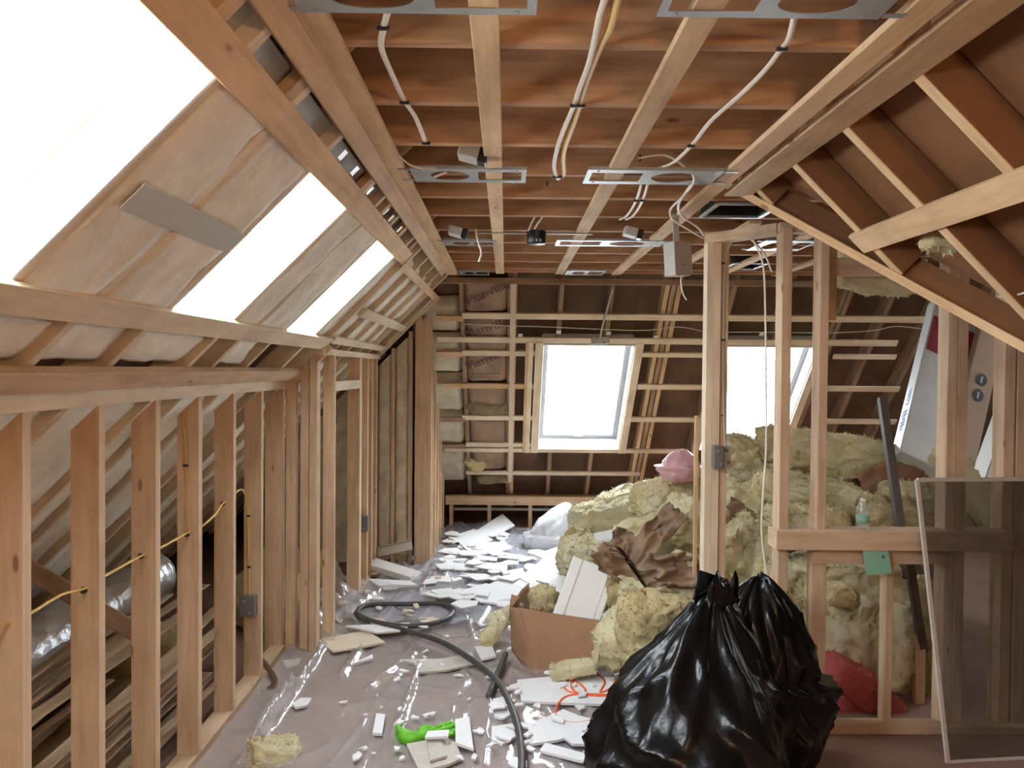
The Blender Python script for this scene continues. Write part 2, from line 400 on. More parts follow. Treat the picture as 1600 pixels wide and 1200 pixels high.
# sprayed foam between the rafters
def foam(y0, y1, z0, z1, sd, o0=0.045):
    def fn(u, v):
        z = z0 + (z1 - z0) * u; y = y0 + (y1 - y0) * v
        k = min(1, min(u, 1 - u) / 0.06, min(v, 1 - v) / .02)
        d = noise.noise(Vector((z * 7, y * 7, sd))) * 0.014 + noise.noise(Vector((z * 22, y * 22, sd))) * 0.005
        return LP(z, y, LR0 + LRD - (LRD - o0 + LR0 + d) * min(1, k * 1.0))
    sheet('spray_foam', fn, 16, 14, 'spray_foam', roof_l)
bays = [(1.68, 1.98), (2.02, 2.38), (3.01, 3.22), (3.26, 3.64), (4.27, 4.6), (4.64, 5.0), (5.04, 5.4), (5.44, 5.8), (5.84, 6.2), (0.22, 0.6), (-0.18, 0.18), (-0.58, -0.22)]
for i, (a, b_) in enumerate(bays): foam(a - .02, b_ + .02, R + 0.09, R + 0.65, i * 3.1, 0.016 if b_ < 4.3 else 0.05)
for i, (a, b_) in enumerate([(0.64, 1.64), (1.68, 1.98), (2.02, 2.38), (2.42, 2.97), (3.26, 3.64)]):
    foam(a, b_, R - 0.02, R + 0.085, i * 5.3 + 40)
for i, (a, b_) in enumerate([(1.68, 1.98), (2.02, 2.38), (2.42, 2.97), (3.01, 3.22), (3.26, 3.64), (3.68, 4.23), (0.64, 1.64)]):
    foam(a, b_, 0.35, R - 0.10, i * 4.7 + 90)
for i, (a, b_) in enumerate([(4.64, 5.0), (5.04, 5.4), (5.44, 5.8), (5.84, 6.2), (6.24, 6.58)]): foam(a, b_, 0.1, R + 0.06, i * 4.1 + 150, .05)
beam('grey_band', LP(R + .362, 1.72, .006), LP(R + .362, 2.37, .006), 0.075, 0.004, 'grey_band', roof_l, NL)
beam('slot_backing', LP(R + .66, 1.0, .06), LP(R + .66, 4.4, .06), 0.06, 0.004, 'grey_band', roof_l, NL)

# ---- skylights in the left slope
def lsky(n, y0, y1, lab):
    w = struct('window_%d' % n)
    o1 = LR0 + LRD + 0.02
    for nm, a, b_ in (('lining', (ZB, y0), (ZT, y0)), ('lining', (ZB, y1), (ZT, y1))):
        beam(nm, LP(a[0] - 0.02, a[1], 0.080), LP(b_[0] + 0.02, b_[1], 0.080), 0.014, 0.125, 'white_paint', w, NL)
    for z in (ZB - 0.024, ZT + 0.024):
        beam('lining', LP(z, y0, 0.080), LP(z, y1, 0.080), 0.014, 0.125, 'white_paint', w, NL)
    for a, b_ in (((ZB - 0.03, y0 + .02), (ZT + 0.03, y0 + .02)), ((ZB - 0.03, y1 - .02), (ZT + 0.03, y1 - .02)), ((ZB - 0.015, y0), (ZB - 0.015, y1)), ((ZT + 0.015, y0), (ZT + 0.015, y1))):
        beam('sash', LP(a[0], a[1], o1), LP(b_[0], b_[1], o1), 0.03, 0.008, 'white_paint', w, NL)
    prism('pane', [LP(ZB - .02, y0, o1), LP(ZT + .02, y0, o1), LP(ZT + .02, y1, o1), LP(ZB - .02, y1, o1)], NL * 0.004, 'glass', w)
    # portal helps the renderer find the sky; it gives no light of its own
    d = bpy.data.lights.new('sky_portal', 'AREA'); d.shape = 'RECTANGLE'; d.size = (ZT - ZB + .06) * 1.414; d.size_y = y1 - y0; d.cycles.is_portal = True
    p = bpy.data.objects.new('sky_portal', d); COL.objects.link(p)
    zx = NL; xx = Vector((1, 0, 1)).normalized(); yy = zx.cross(xx)
    M = Matrix((xx, yy, zx)).transposed().to_4x4(); M.translation = LP((ZB + ZT) / 2, (y0 + y1) / 2, o1 + 0.06); p.matrix_world = M
for i, (a, b_) in enumerate(sky_l): lsky(i + 1, a, b_, '')

# ---- flat ceiling: joists, straps -------------------------------------------
ceil = struct('ceiling')
JD = 0.20
joist_y = [0.2, 0.62, 1.03, 1.43] + [1.84 + 0.406 * k for k in range(11)]
for y in joist_y:
    x1 = 0.98 if y < 3.2 else 2.75
    yb = y
    beam('joist', (-0.52, yb, CZ + JD / 2), (x1, yb, CZ + JD / 2), 0.038, JD, 'joist_wood', ceil)
    prism('attic_board', [(-0.40, yb + .05, CZ + JD + .01), (0.98, yb + .05, CZ + JD + .01), (0.98, yb + .36, CZ + JD + .01), (-0.40, yb + .36, CZ + JD + .01)], (0, 0, .012), 'sheathing', ceil)
zs = CZ - 0.0095
def cstrap(X, w, y0, y1, mat='strap_wood', nm='strap', X1=None):
    beam(nm, (X, y0, zs), (X if X1 is None else X1, y1, zs), w, 0.019, mat, ceil)
cstrap(-0.05, 0.062, -0.5, 6.05); cstrap(0.40, 0.064, -0.5, 6.05); cstrap(0.832, 0.07, -0.5, 6.05)
cstrap(-0.418, 0.088, -0.5, 6.15)
cstrap(0.955, 0.11, -0.5, 3.30, 'strap_wood', 'header_board')
beam('header', (0.985, -0.5, CZ + 0.07), (0.985, 3.34, CZ + 0.07), 0.038, 0.14, 'joist_wood', ceil)
cstrap(1.22, 0.064, 3.9, 6.05); cstrap(1.62, 0.064, 3.75, 6.05); cstrap(2.05, 0.064, 3.75, 6.05)
# end beam at the head of the end slope, rim behind
beam('rim_beam', (-0.55, 6.42, R + 0.712), (3.6, 6.42, R + 0.712), 0.04, 0.048, 'old_wood', ceil)
beam('rim_beam', (-0.55, 6.10, CZ + 0.10), (3.0, 6.10, CZ + 0.10), 0.038, 0.20, 'joist_wood', ceil)
# blocking seen beside the duct
beam('block', at(1100, 335, 4.2), at(1190, 310, 3.7), 0.09, 0.038, 'strap_wood', ceil)
beam('block', at(1110, 345, 4.4), at(1240, 330, 4.3), 0.038, 0.09, 'joist_wood', ceil)
beam('block', at(1195, 335, 4.1), at(1330, 318, 3.9), 0.09, 0.038, 'strap_wood', ceil)
# roof over the attic: right slope rafters and decks up to the ridge
prism('sheathing', [(0.98, 3.2, CZ + JD + .02), (4.6, 3.2, CZ + JD + .02), (4.6, 6.6, CZ + JD + .02), (0.98, 6.6, CZ + JD + .02)], (0, 0, .015), 'sheathing', ceil)
prism('sheathing', [(-0.6, 6.0, CZ + JD + .05), (1.0, 6.0, CZ + JD + .05), (1.0, 6.75, CZ + JD + .05), (-0.6, 6.75, CZ + JD + .05)], (0, 0, .015), 'sheathing', ceil)

# ---- right roof slope, cut off by the valley ---------------------------------
roof_r = struct('roof_right')
V0 = Vector((0.965, 3.33, CZ + 0.015)); VD = Vector((0.64, -0.79, -0.64))
def vt(X): return V0 + VD * ((X - V0.x) / VD.x)
for y in [-0.7, -0.1, 0.3, 0.72, 1.13, 1.54, 1.96, 2.38, 2.80, 3.2]:
    t = (3.33 - y) / 0.79; xb = min(0.965 + 0.64 * t, 3.0); zb = 3.404 - xb
    if zb < CZ - 0.03:
        beam('rafter_edge', RP(zb, y, -0.004), RP(CZ + .02, y, -0.004), 0.04, 0.006, 'strap_wood', roof_r, NR)
        beam('rafter', RP(zb, y, 0.05), RP(3.10, y, 0.05), 0.038, 0.10, 'sheathing_orange', roof_r, NR)
    else:
        beam('rafter', RP(CZ + .1, y, 0.05), RP(3.10, y, 0.05), 0.038, 0.10, 'sheathing_orange', roof_r, NR)
o = 0.102
def rp(X, Y): return RP(3.404 - X, Y, o)
VB = vt(3.1)
SY0, SY1, SX0, SX1 = -1.5, -0.72, 1.12, 1.9     # skylight added unseen behind the viewpoint to brighten the left slope
for q in ([rp(0.29, SY1), rp(3.1, SY1), rp(3.1, VB.y), rp(0.965, 3.33), rp(0.965, 6.6), rp(0.29, 6.6)],
          [rp(0.29, -2.2), rp(SX0, -2.2), rp(SX0, SY1), rp(0.29, SY1)], [rp(SX1, -2.2), rp(3.1, -2.2), rp(3.1, SY1), rp(SX1, SY1)],
          [rp(SX0, -2.2), rp(SX1, -2.2), rp(SX1, SY0), rp(SX0, SY0)]):
    prism('sheathing', q, NR * 0.015, 'sheathing_orange', roof_r)
w6 = struct('window_6')
for a, b_ in (((SX0, SY0), (SX1, SY0)), ((SX0, SY1), (SX1, SY1)), ((SX0, SY0), (SX0, SY1)), ((SX1, SY0), (SX1, SY1))): beam('sash', rp(*a), rp(*b_), 0.04, 0.05, 'white_paint', w6, NR)
prism('pane', [rp(SX0, SY0), rp(SX1, SY0), rp(SX1, SY1), rp(SX0, SY1)], NR * .004, 'glass', w6)
d = bpy.data.lights.new('sky_portal', 'AREA'); d.shape = 'RECTANGLE'; d.size = (SX1 - SX0) * 1.414; d.size_y = SY1 - SY0; d.cycles.is_portal = True
p = bpy.data.objects.new('sky_portal', d); COL.objects.link(p); xx = Vector((1, 0, -1)).normalized(); yy = NR.cross(xx)
M = Matrix((xx, yy, NR)).transposed().to_4x4(); M.translation = rp((SX0 + SX1) / 2, (SY0 + SY1) / 2) + NR * .06; p.matrix_world = M
beam('valley_rafter', V0 - VD * .04, vt(3.0), 0.03, 0.03, 'strap_wood', roof_r)
prism('valley_board', [V0, vt(3.0), vt(3.0) + NR * .102, V0 + NR * .102], Vector((0.01, 0.012, 0)), 'sheathing_orange', roof_r)
zc_ = R + 0.472
t_ = (3.33 - 0) ; beam('strap', RP(zc_, -1.0, -0.01), RP(zc_, 2.86, -0.01), 0.085, 0.02, 'strap_wood', roof_r, NR)
# near slope of the side wing, behind the valley
prism('sheathing', [V0 + Vector((0, 0.05, .16)), vt(3.1) + Vector((0, .05, .16)), (5.0, VB.y + .05, VB.z + .16), (5.0, 3.38, CZ + .18)], (0, -0.01, 0.015), 'sheathing', roof_r)

# ---- end slope ---------------------------------------------------------------
roof_e = struct('roof_end')
ED = 0.14; YT, YB_ = 6.45, 8.55
sk_y0, sk_y1 = EP(900, 541).y, EP(900, 703).y
sk_x = [(EP(848, 560).x - 0.0, EP(848, 560).x + 0.80), (1.93, 2.73)]
def espan(X): return [EPX(X, YT - .1, 0.019 + ED / 2), EPX(X, YB_, 0.019 + ED / 2)]
for X in [-0.78, -0.37, 0.03, 0.07, 0.455, 0.87, 1.32, 1.37, 1.42, 1.87, 2.33, 2.79, 2.84, 3.2, 3.6, 4.0, 4.4]:
    p, q = espan(X)
    cut = any(a < X < b_ for a, b_ in sk_x)
    m = 'old_wood' if X not in (1.32, 1.42, 0.07) else 'strap_wood'
    if cut:
        beam('rafter', p, EPX(X, sk_y0 - .02, .019 + ED / 2), 0.038, ED, m, roof_e, NE)
        beam('rafter', EPX(X, sk_y1 + .02, .019 + ED / 2), q, 0.038, ED, m, roof_e, NE)
    else: beam('rafter', p, q, 0.038, ED, m, roof_e, NE)
oe = 0.019 + ED + 0.001
def edeck(x0, x1, y0, y1): prism('sheathing', [EPX(x0, y0, oe), EPX(x1, y0, oe), EPX(x1, y1, oe), EPX(x0, y1, oe)], NE * 0.015, 'sheathing', roof_e)
ex = [-3.4] + [v for s in sk_x for v in s] + [5.2]
for i in range(0, 6, 2): edeck(ex[i], ex[i + 1], 6.2, 8.9)
for a, b_ in sk_x: edeck(a, b_, 6.2, sk_y0 + .01); edeck(a, b_, sk_y1 - .0, 8.9)
def fur(x0, x1, y, w=0.06, mat='spruce_pale', off=0.0095, nm='furring_strip'):
    p, q = EP(x0, y, off), EP(x1, y + (x1 - x0) * 0.0087, off); c = (p + q) / 2
    beam(nm, (p.x, c.y, c.z), (q.x, c.y, c.z), w, 0.019, mat, roof_e, NE)
fur(722, 1445, 493, 0.062)
fur(683, 1402, 530, 0.062)
fur(722, 838, 551); fur(1003, 1126, 554, 0.05); fur(1302, 1400, 557, 0.05)
fur(690, 836, 602, mat='strap_wood'); fur(996, 1122, 604); fur(1290, 1405, 607)
fur(722, 833, 652); fur(985, 1112, 655); fur(1278, 1400, 658)
fur(728, 832, 694); fur(695, 1075, 702, 0.055)
fur(728, 1000, 738, 0.055); fur(690, 728, 655, mat='old_wood'); fur(690, 728, 697, mat='old_wood'); fur(682, 724, 497, mat='strap_wood'); fur(682, 724, 553, mat='strap_wood')
fur(1300, 1440, 707, 0.05)
# trimmers round the skylights
def trim(X, mat='spruce_pale', w=0.07, y0=None, y1=None):
    beam('trimmer', EPX(X, (y0 or sk_y0) - .03, 0.004), EPX(X, (y1 or sk_y1) + .03, 0.004), w, 0.024, mat, roof_e, NE)
for (a, b_) in sk_x: trim(a - 0.035); trim(b_ + 0.04)
trim(sk_x[0][0] - 0.11, w=0.05)
trim(0.055, w=0.045, y0=6.48, y1=8.2); trim(sk_x[0][0] - 0.14, 'strap_wood', 0.03)
# white clips between the rafters above the windows
for (px, py) in [(873, 519), (951, 521), (1025, 527), (813, 524), (1338, 533), (1190, 522)]:
    p = EP(px, py, 0.015); beam('metal_clip', p - Vector((.02, 0, 0)), p + Vector((.02, 0, 0)), 0.035, 0.006, 'white_paint', roof_e, NE)
# ---- end skylights
def esky(n, x0, x1):
    w = struct('window_%d' % n)
    o1 = oe + 0.01
    for X in (x0, x1): beam('lining', EPX(X, sk_y0, 0.085), EPX(X, sk_y1, 0.085), 0.014, 0.15, 'white_paint', w, NE)
    for Y in (sk_y0, sk_y1): beam('lining', EPX(x0, Y, 0.085), EPX(x1, Y, 0.085), 0.014, 0.15, 'white_paint', w, NE)
    for X in (x0 + .03, x1 - .03): beam('sash', EPX(X, sk_y0, o1), EPX(X, sk_y1, o1), 0.05, 0.04, 'sash_grey', w, NE)
    for Y in (sk_y0 + .02, sk_y1 - .02): beam('sash', EPX(x0, Y, o1), EPX(x1, Y, o1), 0.05, 0.04, 'sash_grey', w, NE)
    prism('pane', [EPX(x0, sk_y0, o1), EPX(x1, sk_y0, o1), EPX(x1, sk_y1, o1), EPX(x0, sk_y1, o1)], NE * 0.004, 'glass', w)
    c = EPX((x0 + x1) / 2, sk_y1 - .045, o1 - .03); beam('handle', c - Vector((.05, 0, 0)), c + Vector((.05, 0, 0)), 0.02, 0.02, 'white_paint', w, NE)
    d = bpy.data.lights.new('sky_portal', 'AREA'); d.shape = 'RECTANGLE'; d.size = x1 - x0; d.size_y = (sk_y1 - sk_y0) * 1.45; d.cycles.is_portal = True
    p = bpy.data.objects.new('sky_portal', d); COL.objects.link(p)
    zx = NE; xx = Vector((1, 0, 0)); yy = zx.cross(xx); M = Matrix((xx, yy, zx)).transposed().to_4x4(); M.translation = EPX((x0 + x1) / 2, (sk_y0 + sk_y1) / 2, o1 + .05); p.matrix_world = M
esky(4, *sk_x[0]); esky(5, *sk_x[1])
# foam panels at the left end of the end slope
for i, (ya, yb) in enumerate([(6.62, 6.86), (6.90, 7.2), (7.24, 7.55), (7.58, 7.9), (7.93, 8.3)]):
    def fn(u, v, ya=ya, yb=yb):
        X = -0.76 + 0.37 * u; Y = ya + (yb - ya) * v; k = min(1, min(u, 1 - u, v, 1 - v) / 0.12)
        return EPX(X, Y, 0.14 - 0.095 * k + noise.noise(Vector((X * 8, Y * 8, i))) * 0.012)
    sheet('spray_foam', fn, 8, 8, 'cream_foam', roof_e)

# ---- low knee wall under the end slope
wall_e = struct('wall_end')
ye = 8.36; zt = 0.335
beam('top_plate', (-0.62, ye, zt - .019), (4.2, ye, zt - .019), 0.10, 0.038, 'old_wood', wall_e)
beam('top_plate', (-0.62, ye - .055, zt - .055), (4.2, ye - .055, zt - .055), 0.02, 0.09, 'spruce', wall_e)
for X in [-0.56, -0.16, 0.27, 0.68, 1.1, 1.5, 1.9]: beam('stud', (X, ye, 0.0), (X, ye, zt - .04), 0.038, 0.089, 'spruce', wall_e, (0, 1, 0))
beam('pipe', (-0.6, 8.6, 0.14), (1.0, 8.6, 0.14), 0.03, 0.03, 'pipe_steel', wall_e)
prism('back_board', [(-3.4, 8.95, 0), (5.2, 8.95, 0), (5.2, 8.95, .6), (-3.4, 8.95, .6)], (0, .015, 0), 'sheathing', wall_e)

# ---- left knee wall ----------------------------------------------------------
wall_l = struct('wall_left')
XL = -1.274; PT = R - 0.125
def stud(x, y, z0, z1, wx, wy, mat='spruce', par=None):
    return beam('stud', (x, y, z0), (x, y, z1), wx, wy, mat, par or wall_l, (0, 1, 0))
knee_y = [1.29, 1.70, 2.12, 2.515, 2.92, 3.325, 3.745, 4.17]
def bevel_stud(x, y, z0, z1, wx, wy, mat, par):
    # top cut to the slope of the roof; the room-side edge is the taller one
    k = ('bevel', round(z1 - z0, 4), mat)
    if k not in _boxes:
        L = z1 - z0; a, b_, c = L / 2, wx / 2, wy / 2
        me = bpy.data.meshes.new('stud'); me.from_pydata([(-a, -b_, -c), (-a, b_, -c), (a, b_, -c), (a - wx * .95, -b_, -c), (-a, -b_, c), (-a, b_, c), (a, b_, c), (a - wx * .95, -b_, c)], [],
            [(3, 2, 1, 0), (4, 5, 6, 7), (0, 1, 5, 4), (1, 2, 6, 5), (2, 3, 7, 6), (3, 0, 4, 7)]); me.materials.append(MATS[mat]); _boxes[k] = me
    M, _ = frame((x, y, z0), (x, y, z1), (0, 1, 0)); return link('stud', _boxes[k], mat, par, M)
STUDS = [bevel_stud(XL - .0445, y, 0.038, PT + .005, 0.089, 0.038, 'spruce', wall_l) for y in knee_y]
beam('sole_plate', (XL - .0445, 0.4, .019), (XL - .0445, 4.62, .019), 0.089, 0.038, 'spruce', wall_l)
beam('top_plate', (XL - .009, -0.5, PT + .034), (XL - .009, 4.66, PT + .034), 0.02, 0.07, 'spruce_pale', wall_l)

beam('nailer', LP(PT + .087, -0.5, 0.0), LP(PT + .087, 4.64, 0.0), 0.075, 0.03, 'spruce', wall_l, NL)
# drilled holes the cable runs through (dark bores)
for (px, py, k) in [(131, 922, 3), (220, 869, 4), (292, 835, 5), (348, 787, 6)]:
    p = at(px, py, knee_y[k] - 0.0195)
    lathe('drill_hole', [(0.011, 0), (0.011, 0.004)], 'black_print', Matrix.Translation(p) @ Matrix.Rotation(math.pi / 2, 4, 'X'), wall_l, 14, False)
# first return at 4.6 m and the taller wall with the access opening
wall_b = struct('wall_left_middle')
XB = -1.045; yb0 = 4.62; ZB2 = R + 0.112
def at_x(px, Y): return at(px, 700, Y).x
for (a, b_, top) in [(413, 441, PT + .05), (446, 462, PT + .09), (470, 483, ZB2), (484, 496, ZB2)]:
    xa, xb = at_x(a, yb0), at_x(b_, yb0)
    stud((xa + xb) / 2, yb0 + .03, 0.0, top - .03, abs(xb - xa), 0.05 if a < 460 else 0.089, 'spruce', wall_b)
stud(XB - .02, yb0 + .19, 0.0, ZB2 - .04, 0.07, 0.038, 'spruce', wall_b)
for y in [5.72, 5.76]: stud(XB - .0445, y, 0.0, ZB2 - .04, 0.089, 0.038, 'spruce' if y < 5.75 else 'spruce_pale', wall_b)
for y in [6.05, 6.25, 6.47]: stud(XB - .0445, y, 0.0, ZB2 - .04, 0.089, 0.038, 'spruce', wall_b)
beam('top_plate', (XB - .0445, yb0 - .05, ZB2 - .019), (XB - .0445, 6.62, ZB2 - .019), 0.09, 0.038, 'spruce_pale', wall_b)
beam('header', (XB - .03, yb0 + .2, 1.545), (XB - .03, 5.70, 1.545), 0.06, 0.06, 'spruce_pale', wall_b)
beam('raking_plate', LP(PT + .06, yb0 + .02, -.01), LP(ZB2 + .02, yb0 + .02, -.01), 0.05, 0.04, 'spruce', wall_b, NL)
beam('sole_plate', (XB - .0445, 5.7, .019), (XB - .0445, 6.6, .019), 0.089, 0.038, 'spruce', wall_b)
p = at(521, 655, 5.55); beam('tape', p + Vector((0, 0, -.03)), p + Vector((0, 0, .03)), 0.05, 0.004, 'blue_tape', wall_b, (0, 1, 0))
# second return at 6.65 m with foam-filled bays, post and the far wall
wall_c = struct('wall_left_far')
XC, yc0 = -0.615, 6.66
xs = [at_x(591, yc0), at_x(609, yc0), at_x(636, yc0), at_x(648, yc0)]
for i, x in enumerate([at_x(586, yc0), at_x(613, yc0), at_x(640, yc0)]):
    stud(x, yc0 + .05, 0.0, x + 2.824 - .05, 0.03, 0.06, 'spruce', wall_c)
for i, (a, b_) in enumerate([(588, 611), (615, 638)]):
    xa, xb = at_x(a, yc0), at_x(b_, yc0)
    def fn(u, v, xa=xa, xb=xb, i=i):
        x = xa + (xb - xa) * u; k = min(1, min(u, 1 - u) / .15)
        return (x, yc0 + .09 - .06 * k + noise.noise(Vector((x * 9, v * 12, i))) * .02, .04 + (x + 2.75 - .04) * v)
    sheet('spray_foam', fn, 8, 24, 'cream_foam', wall_c)
for i, (xa, xb) in enumerate([(-1.95, -1.52), (-1.49, -1.09)]):
    def fn(u, v, xa=xa, xb=xb, i=i):
        x = xa + (xb - xa) * u; k = min(1, min(u, 1 - u) / .1)
        return (x, yc0 + .09 - .06 * k + noise.noise(Vector((x * 9, v * 12, i + 7))) * .02, .02 + (x + 2.80 - .02) * v)
    sheet('spray_foam', fn, 10, 20, 'cream_foam', wall_c)
stud(-1.505, yc0 + .05, 0, 1.28, .03, .06, 'spruce', wall_c)
xp0, xp1 = at_x(648, yc0), at_x(674, yc0)
stud((xp0 + xp1) / 2, yc0 + .02, 0.0, xp1 + 2.824 - .12, abs(xp1 - xp0), 0.045, 'spruce', wall_c)
for y in [6.78, 7.05, 7.35, 7.7, 8.05]:
    stud(XC - .0445, y, 0.0, min(2.1, 9.05 - 1.05 * y), 0.089, 0.038, 'spruce', wall_c)
beam('raking_plate', LP(ZB2, yc0, .01), LP(R + .60, yc0, .01), 0.09, 0.035, 'spruce_pale', wall_c, NL)
# back of the cavity so nothing is open
prism('back_board', [(-1.0, 8.3, 0), (-0.66, 6.9, 0), (-0.66, 6.9, 2.1), (-1.0, 8.3, .6)], (-.015, 0, 0), 'cream_foam', wall_c)

# ---- partition with half wall on the right -------------------------------------
wall_p = struct('wall_partition')
yp = 3.66; PZ = R + 0.66
def pst(px, z0, z1, wx, wy=0.089, y=yp, mat='spruce'):
    return beam('stud', (at_x(px, y), y, z0), (at_x(px, y), y, z1), wx, wy, mat, wall_p, (0, 1, 0))
xa = at_x(1103, 3.98)
for i, (px, mat) in enumerate([(1104, 'spruce_pale'), (1115, 'spruce_pale')]): pst(px, 0, PZ - .02, 0.036, 0.075, 3.98, mat)
pst(1126, 0, PZ - .02, 0.036, 0.089, 4.0, 'spruce')
pst(1088, 0, PZ - .9, 0.02, 0.02, 4.25, 'strap_wood')
xb_ = at_x(1219, 3.64)
pst(1221, 0.88, PZ, 0.045, 0.089, 3.66, 'spruce'); pst(1221, 0, 0.88, 0.045, 0.089, 3.66, 'spruce')
pst(1279, 0.93, PZ - .02, 0.04, 0.089, 3.66); pst(1294, 1.9, PZ - .02, 0.038, 0.05, 3.72, mat='spruce')
pst(1279, 0.04, 0.84, 0.07, 0.06, 3.66, 'spruce'); pst(1389, 0.038, 0.78, 0.036, 0.06, 3.66, 'spruce')
for px in (1478, 1494): pst(px, 0, 2.3, 0.046, 0.089, 3.68, 'spruce')
for px in (1567, 1587, 1602): pst(px, 0, 2.2, 0.05, 0.089, 3.68, 'spruce')
beam('top_plate', (xa, 3.99, PZ), (xb_, 3.68, PZ), 0.07, 0.05, 'spruce', wall_p)
beam('top_plate', (xb_ - .02, 3.66, PZ), (at_x(1320, 3.66), 3.66, PZ), 0.07, 0.045, 'spruce', wall_p)
zh = at(1300, 843, yp - .05).z
beam('half_wall_cap', (at_x(1213, 3.6), yp - .02, zh), (at_x(1570, yp), yp - .02, zh), 0.12, 0.088, 'spruce', wall_p)
beam('half_wall_rail', (at_x(1268, yp), yp - .01, zh - .082), (at_x(1480, yp), yp - .01, zh - .082), 0.06, 0.066, 'spruce', wall_p)
beam('sole_plate', (at_x(1285, yp), yp - .02, .019), (at_x(1620, yp), yp - .02, .019), 0.089, 0.038, 'spruce', wall_p)
zr = at(1350, 416, yp).z
beam('header', (at_x(1290, yp), yp + .05, zr), (at_x(1450, yp), yp + .05, zr), 0.04, 0.085, 'spruce', wall_p)
beam('stud', (at_x(1450, 3.9), 3.95, 0), (at_x(1450, 3.9), 3.95, .35), 0.05, 0.04, 'spruce', wall_p, (0, 1, 0))

# ---- far side of the wing, gable behind the camera
wr = prism('wall_right', [(4.9, -2.2, 0), (4.9, 9.6, 0), (4.9, 9.6, 2.7), (4.9, -2.2, 2.7)], (.02, 0, 0), 'sheathing'); wr['kind'] = 'structure'
wb = prism('wall_back', [(-3.0, -2.2, 0), (5.2, -2.2, 0), (5.2, -2.2, 3.3), (-3.0, -2.2, 3.3)], (0, -.02, 0), 'sheathing_orange'); wb['kind'] = 'structure'
# ================================================================== THINGS
# ---- metal mounting plates for ceiling lights, screwed under the straps
def plate(px0, px1, py0, py1, lab, slots=1, z=CZ - 0.022, flip=False):
    a = ce(px0, (py0 + py1) / 2, z); b_ = ce(px1, (py0 + py1) / 2, z); d0 = ce((px0 + px1) / 2, py1, z).y; d1 = ce((px0 + px1) / 2, py0, z).y
    L = b_.x - a.x; D = abs(d0 - d1); t = empty('light_mounting_plate', ((a.x + b_.x) / 2, (d0 + d1) / 2, z))
    h, k = L / 2, D / 2; sg = -1 if flip else 1
    holes = [ell(sg * -0.17 * L, 0, 0.17 * L, 0.34 * D), rect(*( (0.08 * L, -0.30 * D, 0.46 * L, 0.30 * D) if not flip else (-0.46 * L, -0.30 * D, -0.08 * L, 0.30 * D)))]
    out = [(-h, -k), (h, -k), (h, k), (-h, k)]
    M = WM[t.name]
    pl = holed('plate', out, holes, 0.0015, 'galvanized', t, M)
    for s in (-1, 1):
        beam('folded_edge', M @ Vector((-h, s * k, .006)), M @ Vector((h, s * k, .006)), 0.0015, 0.012, 'galvanized', t)
        for xx in (-0.42, 0.42):
            lathe('screw', [(0.005, -.003), (0.005, .001)], 'galvanized', M @ Matrix.Translation((xx * L, s * k * .82, 0)), pl, 8, False)
    for s in (-1, 1):
        beam('side_arm', M @ Vector((sg * -h * 1.02, s * k * .8, .001)), M @ Vector((sg * -h * 1.22, s * k * .8, .001)), 0.02, 0.0015, 'galvanized', t)
    return tag(t, lab, 'mounting plate', 'light mounting plates under the ceiling')
plate(455, 840, -28, 21, 'grey metal light mounting plate at the top of the picture, on the skylight side')
plate(1035, 1400, -22, 28, 'grey metal light mounting plate at the top of the picture, beside the sloped orange boards', flip=True)
plate(645, 822, 264, 285, 'grey metal light mounting plate with a slot, in the middle row on the skylight side')
plate(914, 1122, 266, 288, 'shiny metal light mounting plate in the middle row, beside the looping cables', flip=True)
plate(694, 776, 376, 384, 'small metal light mounting plate far back on the skylight side')
plate(868, 1036, 376, 385, 'long metal light mounting plate far back, ending at the grey hanging box', flip=True)
plate(884, 944, 423, 430, 'smallest metal light mounting plate just above the end wall window')
plate(1180, 1265, 376, 392, 'bright metal light mounting plate seen between the partition studs')
plate(718, 764, 424, 430, 'tiny metal light mounting plate above the paper-faced insulation')

# ---- cables
def cable(lab, pts, r, mat, staples=(), cat='cable', grp=None, name='electric_cable', flat=0.6):
    t = tube(name, pts, r, mat, None, 8, 8, flat)
    tag(t, lab, cat, grp)
    for p, wdt in staples:
        p = Vector(p); beam('staple', p - Vector((wdt, 0, .004)), p + Vector((wdt, 0, -.004)), 0.008, 0.010, 'staple_black', t)
    return t
def cpts(L, z=CZ - 0.008): return [ce(x, y, z) for x, y in L]
def dpts(L): return [at(x, y, d) for x, y, d in L]
cable('white cable stapled along the joists, nearest the skylights', cpts([(606, 18), (599, 45), (596, 75), (612, 115), (632, 157), (650, 185), (665, 222)]), 0.0075, 'cable_white',
      [(ce(599, 41, CZ - .01), .014), (ce(632, 158, CZ - .01), .014), (ce(666, 222, CZ - .01), .014)])
cable('thick yellow cable running down the middle of the ceiling', cpts([(967, -10), (955, 40), (936, 78), (916, 130), (906, 165), (896, 195), (883, 230), (880, 250), (881, 272), (872, 278)]), 0.0085, 'cable_yellow', [(ce(908, 163, CZ - .01), .012)])
cable('white cable crossing the thick yellow one in the middle of the ceiling', cpts([(948, -10), (937, 25), (930, 60), (920, 100), (905, 140), (897, 165), (880, 205), (870, 235), (866, 262), (872, 280)], CZ - .012), 0.0075, 'cable_white', [(ce(897, 163, CZ - .014), .012), (ce(871, 275, CZ - .012), .02)])
cable('white cable swinging from the top plate down past the third strap', cpts([(1242, 25), (1233, 60), (1220, 78), (1195, 110), (1160, 145), (1110, 190), (1080, 228), (1050, 255), (1020, 264), (995, 262)]), 0.0075, 'cable_white', [(ce(1222, 74, CZ - .01), .013), (ce(1080, 226, CZ - .01), .013)])
